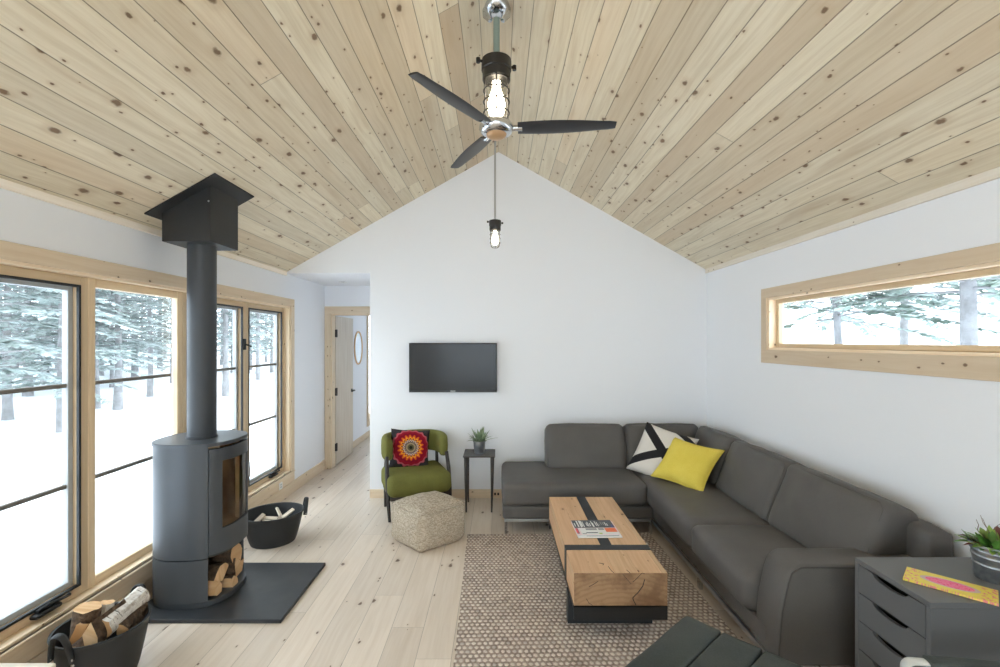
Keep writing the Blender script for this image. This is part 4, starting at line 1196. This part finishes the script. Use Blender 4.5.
# local x runs along the panel row, local y towards the far left edge
L_, W_ = .56, .64
cx, cy = .818, 2.127
ux = Vector((.677, -.736, 0)); uy = Vector((-.672, -.741, 0))
cen = Vector((cx, cy, 0)) + ux * (W_ / 2) + uy * (L_ / 2)
ang = math.atan2(ux.y, ux.x)
t.location = cen; t.rotation_euler = (0, 0, ang); MW[t.name] = T(*cen) @ Matrix.Rotation(ang, 4, 'Z')
for k in range(4):
    b = BM(); soft(b, (.1595, L_, .12), .014, (0, .004, .006), 14, .003, 7, T(-W_ / 2 + .16 * (k + .5), 0, .372), seed=k); obj('seat_panel', b, 'leather', t, smooth=180)
b = BM(); soft(b, (W_ - .02, L_ - .02, .05), .01, n=4, mat=T(0, 0, .30)); obj('seat_frame', b, 'seam', t, smooth=180)
for sx in (-1, 1):
    for sy in (-1, 1):
        b = BM(); box(b, (sx * .24 - .012, sy * .20 - .012, 0.0125 if (sx, sy) != (1, 1) else 0), (sx * .24 + .012, sy * .20 + .012, .285), .003, 2); obj('leg', b, 'chrome', t)
t = thing('lounge_chair', 'black leather lounge chair with silver loop arms at the bottom right corner', 'lounge chair', (1.345, 1.565, 0))
AZ = .598
for yy in (1.565, .885):
    b = BM(); pts = []
    x0, x1, r = 1.345, 2.02, .028
    for (cxx, czz, a0) in ((x0 + r, AZ - r - .006, 180), (x1 - r, AZ - r - .006, 90), (x1 - r, r + .006, 0), (x0 + r, r + .006, -90)):
        for q in range(7): a = R(a0 - 15 * q); pts.append((cxx + r * math.cos(a), yy, czz + r * math.sin(a)))
    tube(b, pts, .006, 10, closed=True, flat_=(.006, .02)); fr = obj('arm_frame', b, 'silver', t, True, smooth=50)
    b = BM(); soft(b, (.53, .056, .034), .010, n=8, mat=T(1.675, yy, AZ - .009)); obj('arm_pad', b, 'leather', t, True, smooth=180)
b = BM(); soft(b, (.62, .60, .14), .04, (.01, .01, .012), 12, mat=T(1.67, 1.225, .36) @ RY(4)); obj('seat', b, 'leather', t, True, smooth=180)
b = BM(); soft(b, (.12, .60, .34), .04, (.012, 0, .01), 12, mat=T(1.955, 1.225, .54) @ RY(12)); obj('backrest', b, 'leather', t, True, smooth=180)
for xx in (1.50, 1.88):
    b = BM(); tube(b, [(xx, .885, .275), (xx, 1.565, .275)], .010, 10); obj('cross_bar', b, 'silver', t, True, smooth=60)

t.rotation_euler = (0, 0, R(-9))

# low bench at the near left
t = thing('bench', 'pale whitewashed wooden bench end at the bottom left corner', 'bench', (-1.93, 1.45, 0))
for k in range(3):
    b = BM(); box(b, (-2.21, 1.16 + k * .202, .42), (-1.65, 1.36 + k * .202 - .002, .45), .004, 2); obj('seat_board', b, 'bench', t, True)
for x in (-2.15, -1.71):
    for y in (1.20, 1.70):
        b = BM(); box(b, (x - .022, y - .022, 0), (x + .022, y + .022, .42), .003, 1); obj('leg', b, 'bench', t, True)
b = BM(); box(b, (-2.14, 1.69, .36), (-1.72, 1.71, .42), .002, 1); obj('apron', b, 'bench', t, True)
b = BM(); box(b, (-2.14, 1.19, .36), (-1.72, 1.21, .42), .002, 1); obj('apron', b, 'bench', t, True)

# ------------------------------------------------------------------ outdoors: snow and conifers
GZ = -.72
def ground():
    b = BM(); n = 70; g = {}
    for i in range(n + 1):
        for j in range(n + 1):
            x, y = -62 + 124 * i / n, -50 + 124 * j / n
            d = max(0, abs(x) - 4)
            z = GZ + .18 * noise.noise(Vector((x * .25, y * .25, 0))) * min(1, d / 3) + max(0, d - 16) * .045
            if x > 3: z += max(0, x - 7) * .11
            if y < -8 or y > 16: z += .0
            g[i, j] = b.verts.new((x, y, z))
    for i in range(n):
        for j in range(n): b.faces.new((g[i, j], g[i + 1, j], g[i + 1, j + 1], g[i, j + 1]))
    return b
o = obj('ground', ground(), 'snow', smooth=180); o['kind'] = 'structure'
def gz(x, y):
    d = max(0, abs(x) - 4)
    return GZ + .18 * noise.noise(Vector((x * .25, y * .25, 0))) * min(1, d / 3) + max(0, d - 16) * .045 + (max(0, x - 7) * .11 if x > 3 else 0)

def conifer(name, label, loc, H, rt, seed, bare, spread, nb=70, lean=0.0, group=None, needles='needles', bark='barktree'):
    """spruce or pine: tapering trunk, limbs in whorls, sprays of needles along every limb"""
    rnd = random.Random(seed); t = thing(name, label, 'tree', loc, group=group)
    b = BM(); pts = []; rs = []
    for k in range(9):
        f = k / 8; pts.append((lean * f * H * .1 + .05 * noise.noise(Vector((f * 3, seed, 0))), .05 * noise.noise(Vector((f * 3, 0, seed))), H * f)); rs.append(rt * (1 - f * .9) * (1.25 if k == 0 else 1))
    tube(b, pts, rs, 9)
    F_ = BM()
    for k in range(nb):
        f = bare + (1 - bare) * (k / nb) ** .9; z = H * f; a = k * 2.4 + rnd.uniform(-.3, .3)
        L = spread * (1.05 - f) / (1.05 - bare) * rnd.uniform(.7, 1.1) + .15
        base = Vector((lean * f * H * .1, 0, z)); d = Vector((math.cos(a), math.sin(a), rnd.uniform(-.15, .15)))
        p = base; q = [p]
        for s_ in range(4):
            p = p + d * (L / 4); d = (d + Vector((0, 0, -.10))).normalized(); q.append(p)
        tube(b, q, [rt * .16, rt * .12, rt * .08, rt * .05, .004], 4)
        ns = int(9 + L * 13)
        for s_ in range(ns):
            u = .22 + .78 * s_ / ns; i = min(3, int(u * 4)); pp = q[i].lerp(q[i + 1], u * 4 - i)
            for sd in (-1, 1):
                dd = (q[i + 1] - q[i]).normalized(); side = dd.cross(Vector((0, 0, 1))).normalized() * sd
                tw = (dd * .7 + side * rnd.uniform(.5, 1.1) + Vector((0, 0, rnd.uniform(-.35, .15)))).normalized()
                l = rnd.uniform(.09, .25) * (1.1 - u * .5) * min(1.3, .5 + L * .5); w = l * rnd.uniform(.2, .32)
                n2 = tw.cross(Vector((rnd.uniform(-.3, .3), rnd.uniform(-.3, .3), 1))).normalized()
                vs = [F_.verts.new(pp), F_.verts.new(pp + tw * l * .55 + n2 * w), F_.verts.new(pp + tw * l), F_.verts.new(pp + tw * l * .5 - n2 * w)]
                F_.faces.new(vs)
    obj('trunk', b, bark, t, smooth=60)
    obj('foliage', F_, needles, t)
    return t
GF = 'frosted conifers in the snow beyond the left windows'
LF = 'frosted conifer in the snowy woods outside the left windows'
def ray(px, X_): # a point at world X that falls on picture column px
    return X_ * 472.2 / (px - 498.5)
protoA = conifer('conifer', LF, (-11.5, ray(62, -11.5), gz(-11.5, 12)), 9.5, .10, 31, .12, 2.2, 150, group=GF)
protoB = conifer('conifer', LF, (-13.0, ray(118, -13.0), gz(-13, 16)), 11.0, .12, 32, .17, 2.4, 160, group=GF)
protoC = conifer('conifer', LF, (-20.0, ray(250, -20), gz(-20, 38)), 13.0, .15, 33, .08, 2.6, 170, group=GF, needles='needles_far')
rnd = random.Random(77)
spots = []
for px, X_, k in ((-30, -9.5, 1), (8, -14.5, 0), (28, -20, 2), (45, -24, 2), (85, -18, 1), (100, -25, 2), (112, -20, 0), (135, -22, 2), (150, -15, 1), (160, -26, 2), (172, -19, 0), (226, -12, 1), (232, -19, 0), (240, -26, 2), (258, -14, 1), (266, -24, 2), (272, -17, 0), (280, -27, 2), (15, -30, 2), (75, -31, 2), (125, -32, 2), (190, -30, 2), (205, -22, 1), (-80, -16, 0), (-150, -12, 1), (-110, -22, 2), (255, -33, 2), (95, -14, 1), (0, -26, 2), (58, -28, 2), (68, -21, 0), (120, -27, 2), (142, -30, 2), (165, -33, 2), (236, -30, 2), (222, -25, 2), (276, -21, 0), (-40, -24, 2), (20, -34, 2), (108, -35, 2), (48, -36, 2), (84, -26, 0), (246, -20, 1)):
    spots.append((X_, ray(px, X_), k))
for (X_, Y_, k) in spots:
    if Y_ > 62: Y_ = 62
    s_ = rnd.uniform(.85, 1.2)
    dup((protoA, protoB, protoC)[k], (X_, Y_, gz(X_, Y_) - .05), rnd.random() * 6.28, scale=(s_, s_, s_ * rnd.uniform(.9, 1.15)))
conifer('pine_tree', 'bare-trunked pine left of centre outside the high right window', (6.4, ray(842, 6.4), gz(6.4, 8.8)), 8.5, .085, 51, .315, 2.6, 230, lean=-.35, needles='needles_near', bark='bark_near')
conifer('pine_tree', 'thicker trunked pine at the right end outside the high right window', (6.0, ray(968, 6.0), gz(6, 6)), 9.5, .115, 52, .315, 2.4, 230, needles='needles_near', bark='bark_near')
conifer('pine_tree', 'frosted pine standing behind the other two outside the right window', (9.5, ray(905, 9.5), gz(9.5, 11)), 9.5, .11, 53, .30, 2.8, 200, needles='needles')
